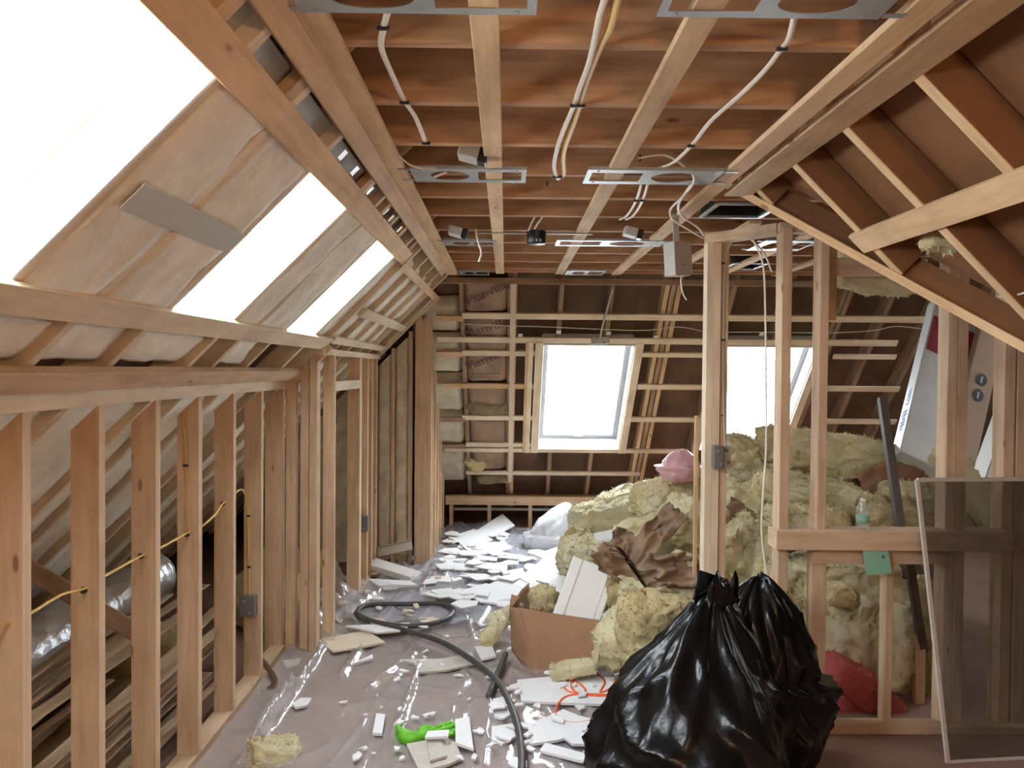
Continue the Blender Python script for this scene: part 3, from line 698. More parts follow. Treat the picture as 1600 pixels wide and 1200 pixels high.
cable('pale cable looping from the joist down to the partition post, outer loop', dpts([(998, 247, 2.75), (1040, 243, 2.8), (1072, 262, 2.9), (1085, 282, 3.0), (1066, 308, 3.3), (1048, 327, 3.5), (1052, 343, 3.6), (1078, 360, 3.8), (1099, 372, 3.9)]), 0.006, 'cable_white')
cable('pale cable looping down to the partition post, inner loop', dpts([(1092, 272, 2.95), (1072, 300, 3.2), (1060, 322, 3.4), (1066, 338, 3.6), (1090, 355, 3.8), (1100, 368, 3.92)]), 0.006, 'cable_white')
for i, (dx, lab) in enumerate([(0, 'first short white cable tied below the shiny metal plate'), (10, 'second short white cable tied below the shiny metal plate')]):
    cable(lab, cpts([(1002 + dx, 288), (996 + dx, 308), (988 + dx, 325), (978 + dx, 338), (968 + dx, 343)]), 0.006, 'cable_white', [(ce(994 + dx, 312, CZ - .01), .012)])
def epts(L, off=-0.004): return [EP(x, y, off) for x, y in L]
cable('thin pale cable strung across the rafters above the end window', epts([(722, 506), (790, 509), (860, 511), (950, 515), (1010, 516), (1060, 511), (1100, 518)]), 0.006, 'cable_white')
cable('thin pale cable strung across the rafters behind the partition studs', epts([(1132, 519), (1200, 519), (1290, 520), (1360, 517), (1400, 510), (1440, 514)]), 0.006, 'cable_white')
cable('grey cable hanging down a rafter to the box above the end window', epts([(957, 452), (951, 475), (944, 500), (938, 525), (937, 540)], -.02), 0.009, 'box_grey')
cable('short white cable dangling from the grey hanging box', dpts([(1066, 426, 3.8), (1064, 440, 3.8), (1067, 458, 3.8), (1073, 469, 3.8)]), 0.006, 'cable_white')
cable('white cable curling out of a joist bay beside the middle row plate', dpts([(617, 226, 2.75), (620, 240, 2.75), (640, 257, 2.8), (662, 263, 2.85), (690, 262, 2.9)]), 0.005, 'cable_white')
cable('short white cable end poking through the oval hole of a plate', dpts([(678, 277, 2.85), (690, 272, 2.85), (698, 269, 2.85)]), 0.007, 'cable_white')
cable('white cable hanging by the small far plate on the skylight side', dpts([(743, 358, 4.2), (747, 378, 4.25), (752, 395, 4.25), (748, 409, 4.25)]), 0.006, 'cable_white')
cable('first pair cable going into the black round ceiling box', dpts([(838, 335, 4.1), (830, 350, 4.15), (826, 362, 4.2)]), 0.006, 'cable_white')
cable('second pair cable going into the black round ceiling box', dpts([(850, 336, 4.1), (840, 350, 4.15), (833, 362, 4.2)]), 0.006, 'cable_white')
cable('white cable running straight down behind the partition corner stud', dpts([(1168, 364, 3.8), (1182, 385, 3.82), (1193, 420, 3.85), (1196, 500, 3.87), (1197, 600, 3.87), (1197, 700, 3.87), (1193, 760, 3.85), (1190, 830, 3.83), (1197, 900, 3.8), (1200, 960, 3.8)]), 0.006, 'cable_white')
cable('pale cable bending away from the partition top plate', dpts([(1160, 366, 3.8), (1178, 378, 3.82), (1195, 398, 3.9), (1206, 425, 3.95)]), 0.006, 'cable_white')
cable('grey cable running down the side of the triple post to its switch box', dpts([(1150, 368, 3.9), (1136, 395, 3.95), (1132, 450, 3.95), (1131, 560, 3.95), (1131, 640, 3.94), (1134, 700, 3.9)]), 0.006, 'box_grey', [(at(1130, 410, 3.94), .01), (at(1130, 530, 3.94), .01), (at(1130, 648, 3.94), .01)])
cable('white cable end sticking out by the valley board', dpts([(1562, 463, 2.45), (1580, 463, 2.4), (1610, 455, 2.3)]), 0.006, 'cable_white')
def kx(px, py): return at(px, py, 1.318 * FPX / (792 - px))
cable('yellow cable threaded through the drilled studs of the knee wall', [kx(-40, 990), kx(33, 966), kx(95, 930), kx(131, 920), kx(157, 904), kx(220, 869), kx(247, 858), kx(292, 833), kx(314, 823), kx(335, 805), kx(348, 787), kx(365, 773), kx(375, 765), at(382, 770, 4.1), at(385, 790, 4.13), at(388, 850, 4.14), at(389, 905, 4.14), at(390, 935, 4.14)], 0.006, 'cable_yellow',
      [(at(388, 805, 4.13), .01), (at(389, 885, 4.13), .01)])
cable('yellow cable stapled down the face of the fifth knee wall stud', [at(283, 645, 3.30), at(289, 680, 3.30), at(290, 725, 3.30), at(292, 790, 3.30), at(292, 830, 3.30)], 0.006, 'cable_yellow', [(at(290, 726, 3.295), .012)])
for i, (px, py) in enumerate([(855, 287), (1000, 247), (1088, 283)]):
    p = ce(px, py, CZ - .01); o_ = beam('cable_staple', p - Vector((0, 0, .012)), p + Vector((0, 0, .012)), 0.008, 0.008, 'staple_black', None, (1, 0, 0))
    tag(o_, ['black cable staple under a joist between the two middle plates', 'black cable staple at the start of the outer cable loop', 'black cable staple at the end of the shiny metal plate'][i], 'staple')

# ---- electrical boxes
def ebox(name, c, sx, sy, sz, mat, lab, cat='electrical box', face='y'):
    """open-fronted device box built of five walls, with a device face"""
    c = Vector(c); t = empty(name, c - Vector((0, 0, sz / 2))); th = 0.004
    for s in (-1, 1):
        beam('side', c + Vector((s * sx / 2, 0, -sz / 2)), c + Vector((s * sx / 2, 0, sz / 2)), th, sy, mat, t, (0, 1, 0))
        beam('end', c + Vector((-sx / 2, 0, s * sz / 2)), c + Vector((sx / 2, 0, s * sz / 2)), sy, th, mat, t)
    beam('back', c + Vector((0, sy / 2, -sz / 2)), c + Vector((0, sy / 2, sz / 2)), sx, th, mat, t, (0, 1, 0))
    cv = beam('cover', c + Vector((0, -sy / 2, -sz * .48)), c + Vector((0, -sy / 2, sz * .48)), sx * .94, th, mat, t, (0, 1, 0))
    for s in (-1, 1):
        lathe('knockout', [(0.008, 0), (0.008, .003)], 'box_dark' if mat != 'box_dark' else 'galvanized', Matrix.Translation(c + Vector((s * sx * .18, -sy / 2 - .002, -sz * .3 * s))) @ Matrix.Rotation(math.pi / 2, 4, 'X'), cv, 10, False)
    return tag(t, lab, cat)
# grey hanging panel box
gb = empty('hanging_box', at(1056, 435, 3.75)); c = at(1056, 405, 3.75)
M, _ = frame(at(1040, 405, 3.70), at(1076, 405, 3.78), (0, 0, 1))
link('body', boxmesh(0.115, 0.07, 0.16, 'box_grey', .004), None, gb, M @ Matrix.Rotation(math.radians(6), 4, 'Z'))
beam('lid', M @ Vector((0, -.038, -.07)), M @ Vector((0, -.038, .075)), 0.112, 0.006, 'box_grey', gb, M.to_3x3() @ Vector((0, 1, 0)))
beam('latch', M @ Vector((-.01, -.043, -.03)), M @ Vector((.01, -.043, -.03)), 0.006, 0.006, 'box_dark', gb)
beam('hanger', M @ Vector((0, 0, .07)), M @ Vector((0, .0, .21)), 0.03, 0.01, 'galvanized', gb, (0, 1, 0))
tag(gb, 'grey metal box hanging from the ceiling beside the partition post', 'electrical box')
ebox('switch_box', at(1121, 714, 3.92), 0.045, 0.06, 0.11, 'box_dark', 'dark double switch box on the triple partition post')
ebox('switch_box', at(1134, 712, 3.98), 0.035, 0.06, 0.10, 'box_grey', 'grey switch box beside the dark one on the triple partition post')
ebox('outlet_box', at(388, 946, 4.13), 0.075, 0.05, 0.10, 'box_dark', 'black outlet box low on the sixth knee wall stud')
ebox('outlet_box', at(567, 818, 6.0), 0.08, 0.08, 0.11, 'box_dark', 'dark round-cornered outlet box beyond the access opening')
ebox('junction_box', EP(938, 532, -.03), 0.15, 0.03, 0.055, 'box_grey', 'small grey box on the strip above the end window')
# black round ceiling box
t = empty('round_ceiling_box', at(838, 381, 4.22)); c = at(838, 371, 4.22)
lathe('drum', [(0.048, -.035), (0.052, -.03), (0.052, .03), (0.045, .035)], 'black_plastic', Matrix.Translation(c), t, 24)
for k in (-1, 0, 1): beam('terminal', c + Vector((k * .02 - .005, -.05, -.022)), c + Vector((k * .02 + .005, -.05, -.022)), 0.012, 0.014, 'galvanized', t)
beam('bracket_bar', c + Vector((-.32, 0, .02)), c + Vector((.3, 0, .02)), 0.012, 0.006, 'galvanized', t)
tag(t, 'round black ceiling box between the joists', 'electrical box')
# can-light driver boxes up in the bays
for (px, py, d, lab) in [(733, 240, 2.75, 'grey and black driver box tucked above the second joist bay'), (712, 362, 4.2, 'small grey driver box far back in a joist bay'), (985, 363, 4.2, 'small tilted driver box above the long far plate')]:
    c = at(px, py, d); t = empty('driver_box', c)
    M = Matrix.Translation(c) @ Matrix.Rotation(0.25, 4, 'Y')
    link('case', boxmesh(0.07, 0.09, 0.045, 'box_grey', .004), None, t, M); link('connector', boxmesh(0.03, 0.06, 0.05, 'black_plastic', .003), None, t, M @ Matrix.Translation((.05, 0, 0)))
    tag(t, lab, 'driver box')
# ventilation fan housing set between the joists
t = empty('fan_housing', at(1180, 318, 3.45)); z = CZ - .01
a = ce(1122, 318, z); b_ = ce(1222, 318, z); y0, y1 = a.y, a.y + 0.30
for (p, q) in (((a.x, y0), (b_.x, y0)), ((a.x, y1), (b_.x, y1)), ((a.x, y0), (a.x, y1)), ((b_.x, y0), (b_.x, y1))):
    beam('wall', (p[0], p[1], z + .09), (q[0], q[1], z + .09), 0.006, 0.18, 'black_plastic', t)
    beam('flange', (p[0], p[1], z), (q[0], q[1], z), 0.022, 0.012, 'galvanized', t)
prism('top', [(a.x, y0, z + .18), (b_.x, y0, z + .18), (b_.x, y1, z + .18), (a.x, y1, z + .18)], (0, 0, .004), 'black_plastic', t)
lathe('duct_collar', [(0.05, -.05), (0.05, .05)], 'foil', Matrix.Translation((a.x - .03, (y0 + y1) / 2, z + .08)) @ Matrix.Rotation(math.pi / 2, 4, 'Y'), t, 20)
tag(t, 'black fan housing with a shiny metal rim in the ceiling above the partition', 'fan housing')
t = empty('fan_housing', at(1160, 408, 4.9)); z = CZ - .01; a = ce(1148, 411, z); b_ = ce(1200, 411, z); y0, y1 = a.y, a.y + .3
for (p, q) in (((a.x, y0), (b_.x, y0)), ((a.x, y1), (b_.x, y1)), ((a.x, y0), (a.x, y1)), ((b_.x, y0), (b_.x, y1))):
    beam('wall', (p[0], p[1], z + .08), (q[0], q[1], z + .08), 0.006, 0.16, 'black_plastic', t); beam('flange', (p[0], p[1], z), (q[0], q[1], z), 0.02, 0.01, 'galvanized', t)
tag(t, 'black light housing in the ceiling seen behind the partition cables', 'light housing')

# ---- paper-faced batts in the end slope, with printed name
def ematrix(p, ang=0.0):
    M = Matrix((Vector((1, 0, 0)), -DE, -NE)).transposed().to_4x4(); M.translation = p; return M @ Matrix.Rotation(ang, 4, 'Z')
def kraft(y0, y1, lab, sd, words):
    p0, p1 = EP(760, y0), EP(760, y1); xa, xb = -0.345, 0.005
    def fn(u, v):
        X = xa + (xb - xa) * u; Y = p0.y + (p1.y - p0.y) * v
        k = min(1, min(u, 1 - u) / .12); d = noise.noise(Vector((X * 5, Y * 5, sd))) * .02 + noise.noise(Vector((X * 16, Y * 9, sd))) * .008
        return EPX(X, Y, .07 - .03 * k + d)
    t = sheet('paper_faced_batt', fn, 14, 16, 'kraft', None, 0.02)
    tag(t, lab, 'insulation', 'paper-faced batts in the end wall')
    for (s, px, py, size, ang) in words:
        text('lettering', s, size, 'kraft_print', t, ematrix(EP(px, py, .012), ang))
kraft(446, 488, 'wrinkled brown paper-faced insulation batt at the very top of the end wall', 3, [('Manville', 761, 458, 0.125, math.radians(30))])
kraft(500, 528, 'brown paper-faced batt crossed by the thin pale cable', 9, [('Manville', 760, 513, 0.125, math.radians(22))])
kraft(537, 597, 'brown paper-faced batt with two lines of small print beside the end window', 5, [('Manville', 760, 562, 0.125, math.radians(28)), ('FACING MUST BE INSTALLED', 760, 584, 0.02, 0), ('IN SUBSTANTIAL CONTACT', 760, 589, 0.02, 0)])
kraft(608, 652, 'torn brown paper-faced batt with yellow wool showing at its top', 12, [('Manville', 768, 648, 0.05, math.radians(20))])
kraft(660, 735, 'lowest brown paper-faced batt, torn open on one side', 15, [])
def wool(name, px, py, d, L, w, h, rot, mat, lab, sd, bend=0.0, amp=.2, cuts=9, rnd=.5, ragged=.05, cat='insulation', grp=None):
    o_ = lump(name, L, w, h, at(px, py, d), [math.radians(a) for a in rot], mat, sd, amp, bend, cuts, rnd, None, ragged)
    return tag(o_, lab, cat, grp)
wool('torn_wool', 762, 634, EP(762, 634, .04).y, 0.36, 0.10, 0.15, (0, 0, 0), 'fiberglass_dirt_shade', 'grey-yellow wool spilling out of the torn paper-faced batt', 61)
wool('torn_wool', 742, 722, EP(742, 722, .04).y, 0.20, 0.08, 0.16, (0, 45, 0), 'fiberglass_olive', 'loose wool at the torn lowest paper-faced batt', 62)
wool('torn_wool', 770, 748, EP(770, 748, .05).y, 0.34, 0.08, 0.09, (0, 0, 0), 'fiberglass_dirt_shade', 'strip of wool just above the low end wall plate', 63)

# ---- the heap of torn insulation ------------------------------------------------
G = 'heap of torn yellow insulation'
H = [  # name px py depth  L    w    h   rot              mat                  label
 (968, 808, 6.3, 0.74, 0.45, 0.30, (0, -13, 6), 'fiberglass_pale', 'long pale yellow insulation slab lying over the white bag', .0),
 (985, 778, 6.4, 0.52, 0.30, 0.16, (0, -14, 6), 'fiberglass_pale', 'thin pale slab on the back of the long slab', .0),
 (1035, 780, 5.35, 0.36, 0.30, 0.24, (0, -10, 30), 'fiberglass', 'rounded yellow lump at the upper end of the long slab', .1),
 (1078, 762, 5.35, 0.30, 0.26, 0.18, (10, 20, 0), 'fiberglass', 'yellow lump just under the pink bag', .1),
 (1010, 822, 4.95, 0.42, 0.16, 0.12, (0, -16, 8), 'fiberglass', 'narrow curved yellow strip in front of the long slab', -.3),
 (912, 848, 5.9, 0.25, 0.2, 0.18, (0, 10, 20), 'fiberglass_olive', 'dark end of the slab touching the white bag', .0),
 (925, 870, 5.05, 0.42, 0.3, 0.2, (0, 0, 10), 'fiberglass_pale', 'low yellow clump behind the leaning casing board', .0),
 (1085, 825, 4.8, 0.34, 0.3, 0.26, (0, 30, 20), 'fiberglass', 'upright yellow clump against the triple post', .0),
 (1085, 905, 4.4, 0.32, 0.25, 0.22, (0, 0, -20), 'fiberglass', 'clump of yellow wool beside the neck of the black bag', .0),
 (1160, 730, 5.5, 0.36, 0.3, 0.24, (0, -20, 0), 'fiberglass', 'ragged yellow peak in front of the second skylight', .0),
 (1152, 702, 5.5, 0.16, 0.15, 0.18, (0, 0, 0), 'fiberglass', 'small tuft on top of the ragged yellow peak', .0),
 (1168, 762, 5.25, 0.40, 0.3, 0.2, (0, 0, 15), 'fiberglass_pale', 'pale wool lump below the ragged peak', .0),
 (1180, 795, 5.0, 0.46, 0.3, 0.24, (0, 14, 0), 'fiberglass', 'smooth yellow batt behind the hanging white cable', .0),
 (1165, 868, 4.5, 0.34, 0.3, 0.38, (0, 0, 0), 'fiberglass', 'broad yellow batt low between the two partition posts', .0),
 (1300, 708, 5.25, 0.72, 0.40, 0.25, (0, 6, 0), 'fiberglass', 'large yellow roll on top of the heap behind the partition', -.1),
 (1215, 695, 5.4, 0.26, 0.3, 0.2, (0, 0, 0), 'fiberglass_olive', 'dark-tinged lump at the near end of the large top roll', .0),
 (1268, 766, 4.9, 0.66, 0.36, 0.17, (0, 10, 0), 'fiberglass', 'long yellow roll lying under the large top roll', -.2),
 (1365, 790, 4.65, 0.34, 0.3, 0.12, (0, 18, 0), 'fiberglass', 'yellow batt end above the water bottle', .0),
 (1262, 812, 4.45, 0.40, 0.3, 0.14, (0, 0, 0), 'fiberglass', 'yellow batt end just above the half wall cap', .0),
 (1390, 812, 4.5, 0.45, 0.4, 0.2, (0, -5, 0), 'fiberglass_olive', 'dull yellow wool behind the water bottle', .0),
 (1445, 800, 4.8, 0.45, 0.3, 0.34, (0, 0, 0), 'fiberglass', 'yellow lump behind the corner of the insect screen', .0),
 (1535, 790, 4.6, 0.80, 0.25, 0.12, (0, 52, 0), 'fiberglass', 'thin yellow slab leaning down behind the insect screen', .0),
 (1330, 915, 4.25, 0.5, 0.4, 0.3, (0, 0, 0), 'fiberglass', 'yellow wool just under the half wall rail', .0),
 (1345, 985, 4.15, 0.42, 0.4, 0.42, (0, 25, 0), 'fiberglass_pale', 'big yellow clump behind the short half wall stud', .0),
 (1405, 950, 4.2, 0.3, 0.3, 0.32, (0, 0, 0), 'fiberglass', 'yellow clump beside the short half wall stud', .0),
 (1405, 1040, 4.2, 0.34, 0.3, 0.40, (0, 0, 0), 'fiberglass_olive', 'smooth dull yellow batt standing low under the half wall', .0),
 (1310, 930, 4.0, 0.14, 0.12, 0.12, (0, 0, 0), 'fiberglass', 'small yellow knob beside the lower half wall stud', .0),
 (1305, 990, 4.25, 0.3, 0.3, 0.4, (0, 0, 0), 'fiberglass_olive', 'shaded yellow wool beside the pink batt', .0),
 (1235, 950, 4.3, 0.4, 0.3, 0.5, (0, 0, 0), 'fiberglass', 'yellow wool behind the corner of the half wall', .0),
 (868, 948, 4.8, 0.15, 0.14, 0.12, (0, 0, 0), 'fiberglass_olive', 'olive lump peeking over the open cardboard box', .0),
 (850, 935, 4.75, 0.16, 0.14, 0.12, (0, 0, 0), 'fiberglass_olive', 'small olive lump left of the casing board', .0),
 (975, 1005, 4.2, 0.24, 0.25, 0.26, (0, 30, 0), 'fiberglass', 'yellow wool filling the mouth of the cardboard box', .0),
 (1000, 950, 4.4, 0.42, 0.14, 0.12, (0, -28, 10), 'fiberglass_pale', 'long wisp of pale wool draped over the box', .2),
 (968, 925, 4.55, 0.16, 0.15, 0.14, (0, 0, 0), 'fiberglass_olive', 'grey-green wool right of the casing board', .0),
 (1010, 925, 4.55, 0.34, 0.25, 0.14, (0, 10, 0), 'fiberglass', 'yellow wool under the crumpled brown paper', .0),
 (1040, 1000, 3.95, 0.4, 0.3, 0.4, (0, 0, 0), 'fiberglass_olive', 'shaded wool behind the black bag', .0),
 (772, 985, 4.7, 0.20, 0.12, 0.08, (0, -50, 10), 'fiberglass', 'small yellow scrap on the plastic beside the box corner', .0),
 (790, 960, 4.85, 0.22, 0.1, 0.07, (0, -30, 0), 'fiberglass_pale', 'curled yellow scrap behind the box corner', .0),
 (895, 1045, 4.15, 0.24, 0.12, 0.06, (0, -10, 0), 'fiberglass', 'yellow scrap lying at the foot of the cardboard box', .0),
 (610, 988, 4.98, 0.22, 0.12, 0.06, (0, -6, 10), 'fiberglass_olive', 'olive wool scrap by the loop of grey hose', .0),
 (425, 1182, 3.35, 0.20, 0.16, 0.12, (0, 10, 20), 'fiberglass', 'square yellow wool scrap at the bottom edge by the knee wall', .0),
 (1365, 440, 3.85, 0.38, 0.14, 0.11, (0, 8, 0), 'fiberglass', 'yellow wool sagging under the header behind the partition', .15),
 (1335, 397, 4.2, 0.22, 0.14, 0.05, (0, -6, 0), 'fiberglass', 'flat yellow wool lying on top of that header', .0),
 (1470, 378, 2.55, 0.10, 0.08, 0.05, (0, 10, 0), 'fiberglass', 'small yellow tuft caught on a rafter of the right slope', .0),
]
for i, (px, py, d, L, w, h, rot, mat, lab, bend) in enumerate(H):
    wool('insulation_batt', px, py, d, L, w, h, rot, mat, lab, i + 1, bend, 0.15 if L > .55 else 0.22, 21 if L > .3 else 12, .40, .07, 'insulation', G if d > 3.9 and py > 600 else None)
# body of the heap under the pieces one can tell apart, darkened as shade between them
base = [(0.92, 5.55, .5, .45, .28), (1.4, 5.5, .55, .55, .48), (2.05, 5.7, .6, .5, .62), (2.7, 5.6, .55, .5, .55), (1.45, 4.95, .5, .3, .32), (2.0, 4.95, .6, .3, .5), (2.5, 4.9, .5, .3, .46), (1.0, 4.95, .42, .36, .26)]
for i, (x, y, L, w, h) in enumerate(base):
    o_ = lump('insulation_batt', L, w, h * 1.1, (x, y, h * .5), (0, 0, i * .7), 'fiberglass_dirt_shade', 200 + i, .16, 0, 11, .5, None, .05)
    tag(o_, 'dirty insulation, coloured darker as shade, packed into the bottom of the heap', 'insulation', 'insulation buried in the heap')
wool('pink_batt', 1345, 1075, 3.92, 0.42, 0.22, 0.16, (0, 38, 0), 'fiberglass_pink', 'pink insulation batt slumped under the half wall', 301, 0, .12, 9, .5, .02)
wool('pink_batt', 1305, 1105, 3.95, 0.24, 0.22, 0.22, (0, 20, 0), 'fiberglass_pink', 'folded end of pink insulation next to the black bags', 302, 0, .12, 9, .5, .02)
wool('pink_batt', 1037, 955, 4.15, 0.14, 0.12, 0.10, (0, 0, 0), 'fiberglass_pink', 'small pink insulation scrap above the black bag', 303, 0, .15, 7, .5, .03)

# ---- crumpled brown paper facings
def paper(px, py, d, L, w, rot, lab, sd, amp=.05, mat='kraft', name='paper_facing'):
    M = Matrix.Translation(at(px, py, d)) @ Matrix.Rotation(math.radians(rot[2]), 4, 'Z') @ Matrix.Rotation(math.radians(rot[1]), 4, 'Y') @ Matrix.Rotation(math.radians(rot[0]), 4, 'X')
    def fn(u, v):
        x, y = (u - .5) * L, (v - .5) * w; q = Vector((x * 7, y * 14, sd))
        z = (1 - abs(noise.noise(q)) * 2) * amp + noise.noise(Vector((x * 22, y * 25, sd))) * amp * .4
        e = noise.noise(Vector((u * 5, v * 5, sd + 9))) * .03
        return M @ Vector((x + e, y + e * .6, z))
    return tag(sheet(name, fn, 26, 16, mat, None, 0.0015), lab, 'paper', 'torn brown paper facings')
paper(1022, 838, 4.6, 0.42, 0.15, (62, -45, 0), 'long creased brown paper facing lying diagonally on the heap', 3)
paper(978, 852, 4.65, 0.2, 0.15, (60, 20, 0), 'crumpled brown paper beside the long creased one', 7)
paper(960, 888, 4.52, 0.3, 0.14, (60, 38, 0), 'brown paper curling over behind the casing board', 11)
paper(1048, 892, 4.3, 0.28, 0.18, (70, 0, 0), 'striped crumpled brown paper near the post', 15, .06)
paper(1160, 815, 4.6, 0.26, 0.2, (60, 30, 0), 'brown paper strip between the two partition posts', 19)
paper(1400, 760, 5.0, 0.42, 0.34, (70, -20, 10), 'dark brown board sheet behind the steel bar', 23, .03, 'cardboard')
paper(1010, 985, 4.3, 0.3, 0.2, (60, -20, 0), 'dark brown paper in the shade behind the black bag', 27, .04, 'cardboard')

# ---- plastic bags
def bag(name, base, rx, ry, h, mat, sd, lab, neck=(0, 0), nr=0.10, wide=.34, fold=.10, nu=96, nv=64, tuft=True, droop=0.0):
    bx, by, bz = base; V, F = [], []
    for j in range(nv + 1):
        v = j / nv
        if v < wide: r = 0.62 + 0.38 * math.sin(math.pi / 2 * (v / wide)) if v > 0 else 0.55
        else:
            k = (v - wide) / (0.90 - wide); k = min(1, k if tuft else (v - wide) / (1 - wide)); r = (nr if tuft else .03) + (1 - nr) * (math.cos(k * math.pi / 2) ** (1.15 if tuft else .6))
        if tuft and v > .90: r = nr * (1 + (v - .90) * 3.0)
        for i in range(nu):
            a = 2 * math.pi * i / nu; c, s = math.cos(a), math.sin(a)
            q = Vector((c * 1.6, s * 1.6, v * 2.2 + sd)); big = noise.noise(q) * .22 + noise.noise(q * 2.3) * .10
            pl = (1 - abs(noise.noise(Vector((c * 4.2, s * 4.2, v * 1.3 + sd * 2))) * 2)) * fold * (0.12 + v * v * 1.1)
            fine = noise.noise(Vector((c * 8, s * 8, v * 9 + sd))) * fold * .30
            dia = (1 - abs(noise.noise(Vector((c * 1.9 + v * 3, s * 1.9, v * 3.4 + sd * 5))) * 2)) ** 2 * fold * .75
            rr = max(.03, r * (1 + big + pl + fine + dia - fold * .5))
            nx, ny = neck[0] * v ** 1.5, neck[1] * v ** 1.5
            zz = bz + h * v * (1 + (0.05 * noise.noise(Vector((c * 2, s * 2, sd + 30))) if v > .2 else 0))
            if tuft and v > .88: zz += (v - .88) * 1.6 * h * noise.noise(Vector((c * 2.4, s * 2.4, sd + 50))) - (v - .88) * .5 * h
            V.append(Vector((bx + nx + rx * rr * c, by + ny + ry * rr * s, zz)))
    for j in range(nv):
        for i in range(nu): F.append((j * nu + i, j * nu + (i + 1) % nu, (j + 1) * nu + (i + 1) % nu, (j + 1) * nu + i))
    F.append(tuple(range(nu))[::-1]); F.append(tuple(range(nv * nu, (nv + 1) * nu)))
    return tag(fixn(mesh_obj(name, V, F, mat, None, True)), lab, 'bag')
bag('garbage_bag', (0.71, 3.0, 0.0), 0.37, 0.32, 0.84, 'bin_bag', 2.0, 'big shiny black garbage bag with a twisted neck, the nearer one', (0.13, 0.14), .17, .30, .17)
bag('garbage_bag', (1.08, 3.24, 0.0), 0.27, 0.23, 0.80, 'bin_bag', 8.0, 'black garbage bag slumped behind the nearer one, against the half wall', (-0.02, 0.04), .25, .5, .15, tuft=False)
wb_ = bag('trash_bag', fl(850, 862, 0.0) + Vector((0, .1, 0)), 0.25, 0.22, 0.42, 'white_bag', 4.0, 'translucent white bag at the foot of the insulation heap', (0.22, 0.05), .30, .35, .10, 64, 40, False)
p = at(1064, 745, 5.15); bag('pink_bag', (p.x, p.y, p.z - .03), 0.16, 0.13, 0.21, 'pink_bag', 6.0, 'pink plastic bag of insulation on top of the heap', (0, 0), .3, .5, .12, 56, 36, False)

# ---- packs of rigid insulation leaning in the wing
def pack(name, b, tpt, width, th, mat, lab):
    b, tpt = Vector(b), Vector(tpt); t = empty(name, b); M, L = frame(b, tpt, (0, -1, 0.3))
    link('pack', boxmesh(L, width, th, mat, .006), None, t, M); return t, M, L
t, M, L = pack('foam_board_pack', at(1440, 730, 5.0), at(1494, 485, 5.7), 0.36, 0.12, 'foam_board', '')
prism('red_panel', [M @ Vector((.18, -.17, .062)), M @ Vector((.5, -.17, .062)), M @ Vector((.5, .17, .062)), M @ Vector((.18, .17, .062))], (M.to_3x3() @ Vector((0, 0, .001))), 'red_print', t)
text('lettering', 'com', 0.085, 'blue_print', t, M @ Matrix.Translation((-L * .36 + .28, .181, 0)) @ Matrix.Rotation(-math.pi / 2, 4, 'X'))
for k in range(6):
    beam('print_mark', M @ Vector((-L * .36 + k * .03, .182, .0)), M @ Vector((-L * .36 + k * .03 + .015, .182, .0)), 0.05 if k % 3 else .03, 0.002, 'blue_print', t, M.to_3x3() @ Vector((0, 1, 0)))
tag(t, 'white pack of rigid insulation boards leaning in the wing, with blue print', 'insulation')
t, M, L = pack('carton', at(1490, 745, 4.95), at(1548, 500, 5.6), 0.17, 0.12, 'carton', '')
for k in (0.0, 0.135):
    R_ = M @ Matrix.Translation((-.05 + k, 0.0, .0615)) @ Matrix.Rotation(0, 4, 'Z')
    lathe('oval_mark', [(0.052, 0), (0.052, .002)], 'black_print', R_ @ Matrix.Diagonal((1, .72, 1, 1)), t, 24, False)
    link('oval_stroke', boxmesh(.055, .012, .002, 'box_grey', .0005), None, t, R_ @ Matrix.Translation((0, 0, .003)))
for s in (-1, 1): beam('top_flap', M @ Vector((L / 2, s * .06, 0)), M @ Vector((L / 2 + .06, s * .085, .02)), 0.05, .004, 'carton', t)
tag(t, 'tall brown carton with two dark oval marks leaning beside the white pack', 'carton')
t, M, L = pack('foam_board_pack', at(1545, 500, 5.8), at(1500, 505, 6.0), 0.18, 0.2, 'foam_board', ''); tag(t, 'white wrapped pack end lying high in the wing under the valley board', 'insulation')
t, M, L = pack('foam_board_pack', at(1535, 760, 5.3), at(1605, 560, 5.9), 0.1, 0.2, 'box_grey', ''); tag(t, 'grey board leaning in the shade behind the last partition post', 'board')
# dark steel bar
sb = beam('steel_bar', at(1418, 905, 4.05), at(1378, 622, 4.6), 0.045, 0.035, 'dark_steel', None, (0, -1, 0)); tag(sb, 'dark steel bar leaning on the heap behind the half wall', 'bar')
sb = beam('steel_bar', at(1443, 1020, 3.95), at(1418, 865, 3.85), 0.04, 0.03, 'dark_steel', None, (0, -1, 0)); tag(sb, 'dark steel bar end standing under the half wall rail', 'bar')

# ---- insect screen leaning on the half wall
t = empty('window_screen', fl(1480, 1192))
A = fl(1481, 1192); B = at(1433, 750, 3.56); ux = Vector((0.99, 0.11, 0)).normalized(); Wd = 0.85
C_, D_ = A + ux * Wd, B + ux * Wd
nrm = (ux.cross(B - A)).normalized()
for nm, p, q in (('frame_side', A, B), ('frame_side', C_, D_), ('frame_rail', A, C_), ('frame_rail', B, D_)): beam(nm, p, q, 0.02, 0.012, 'screen_frame', t, nrm)
mesh_obj('mesh_fabric', [A, C_, D_, B], [(0, 1, 2, 3)], 'screen_mesh', t)
tag(t, 'metal-framed insect screen leaning against the half wall', 'window screen')

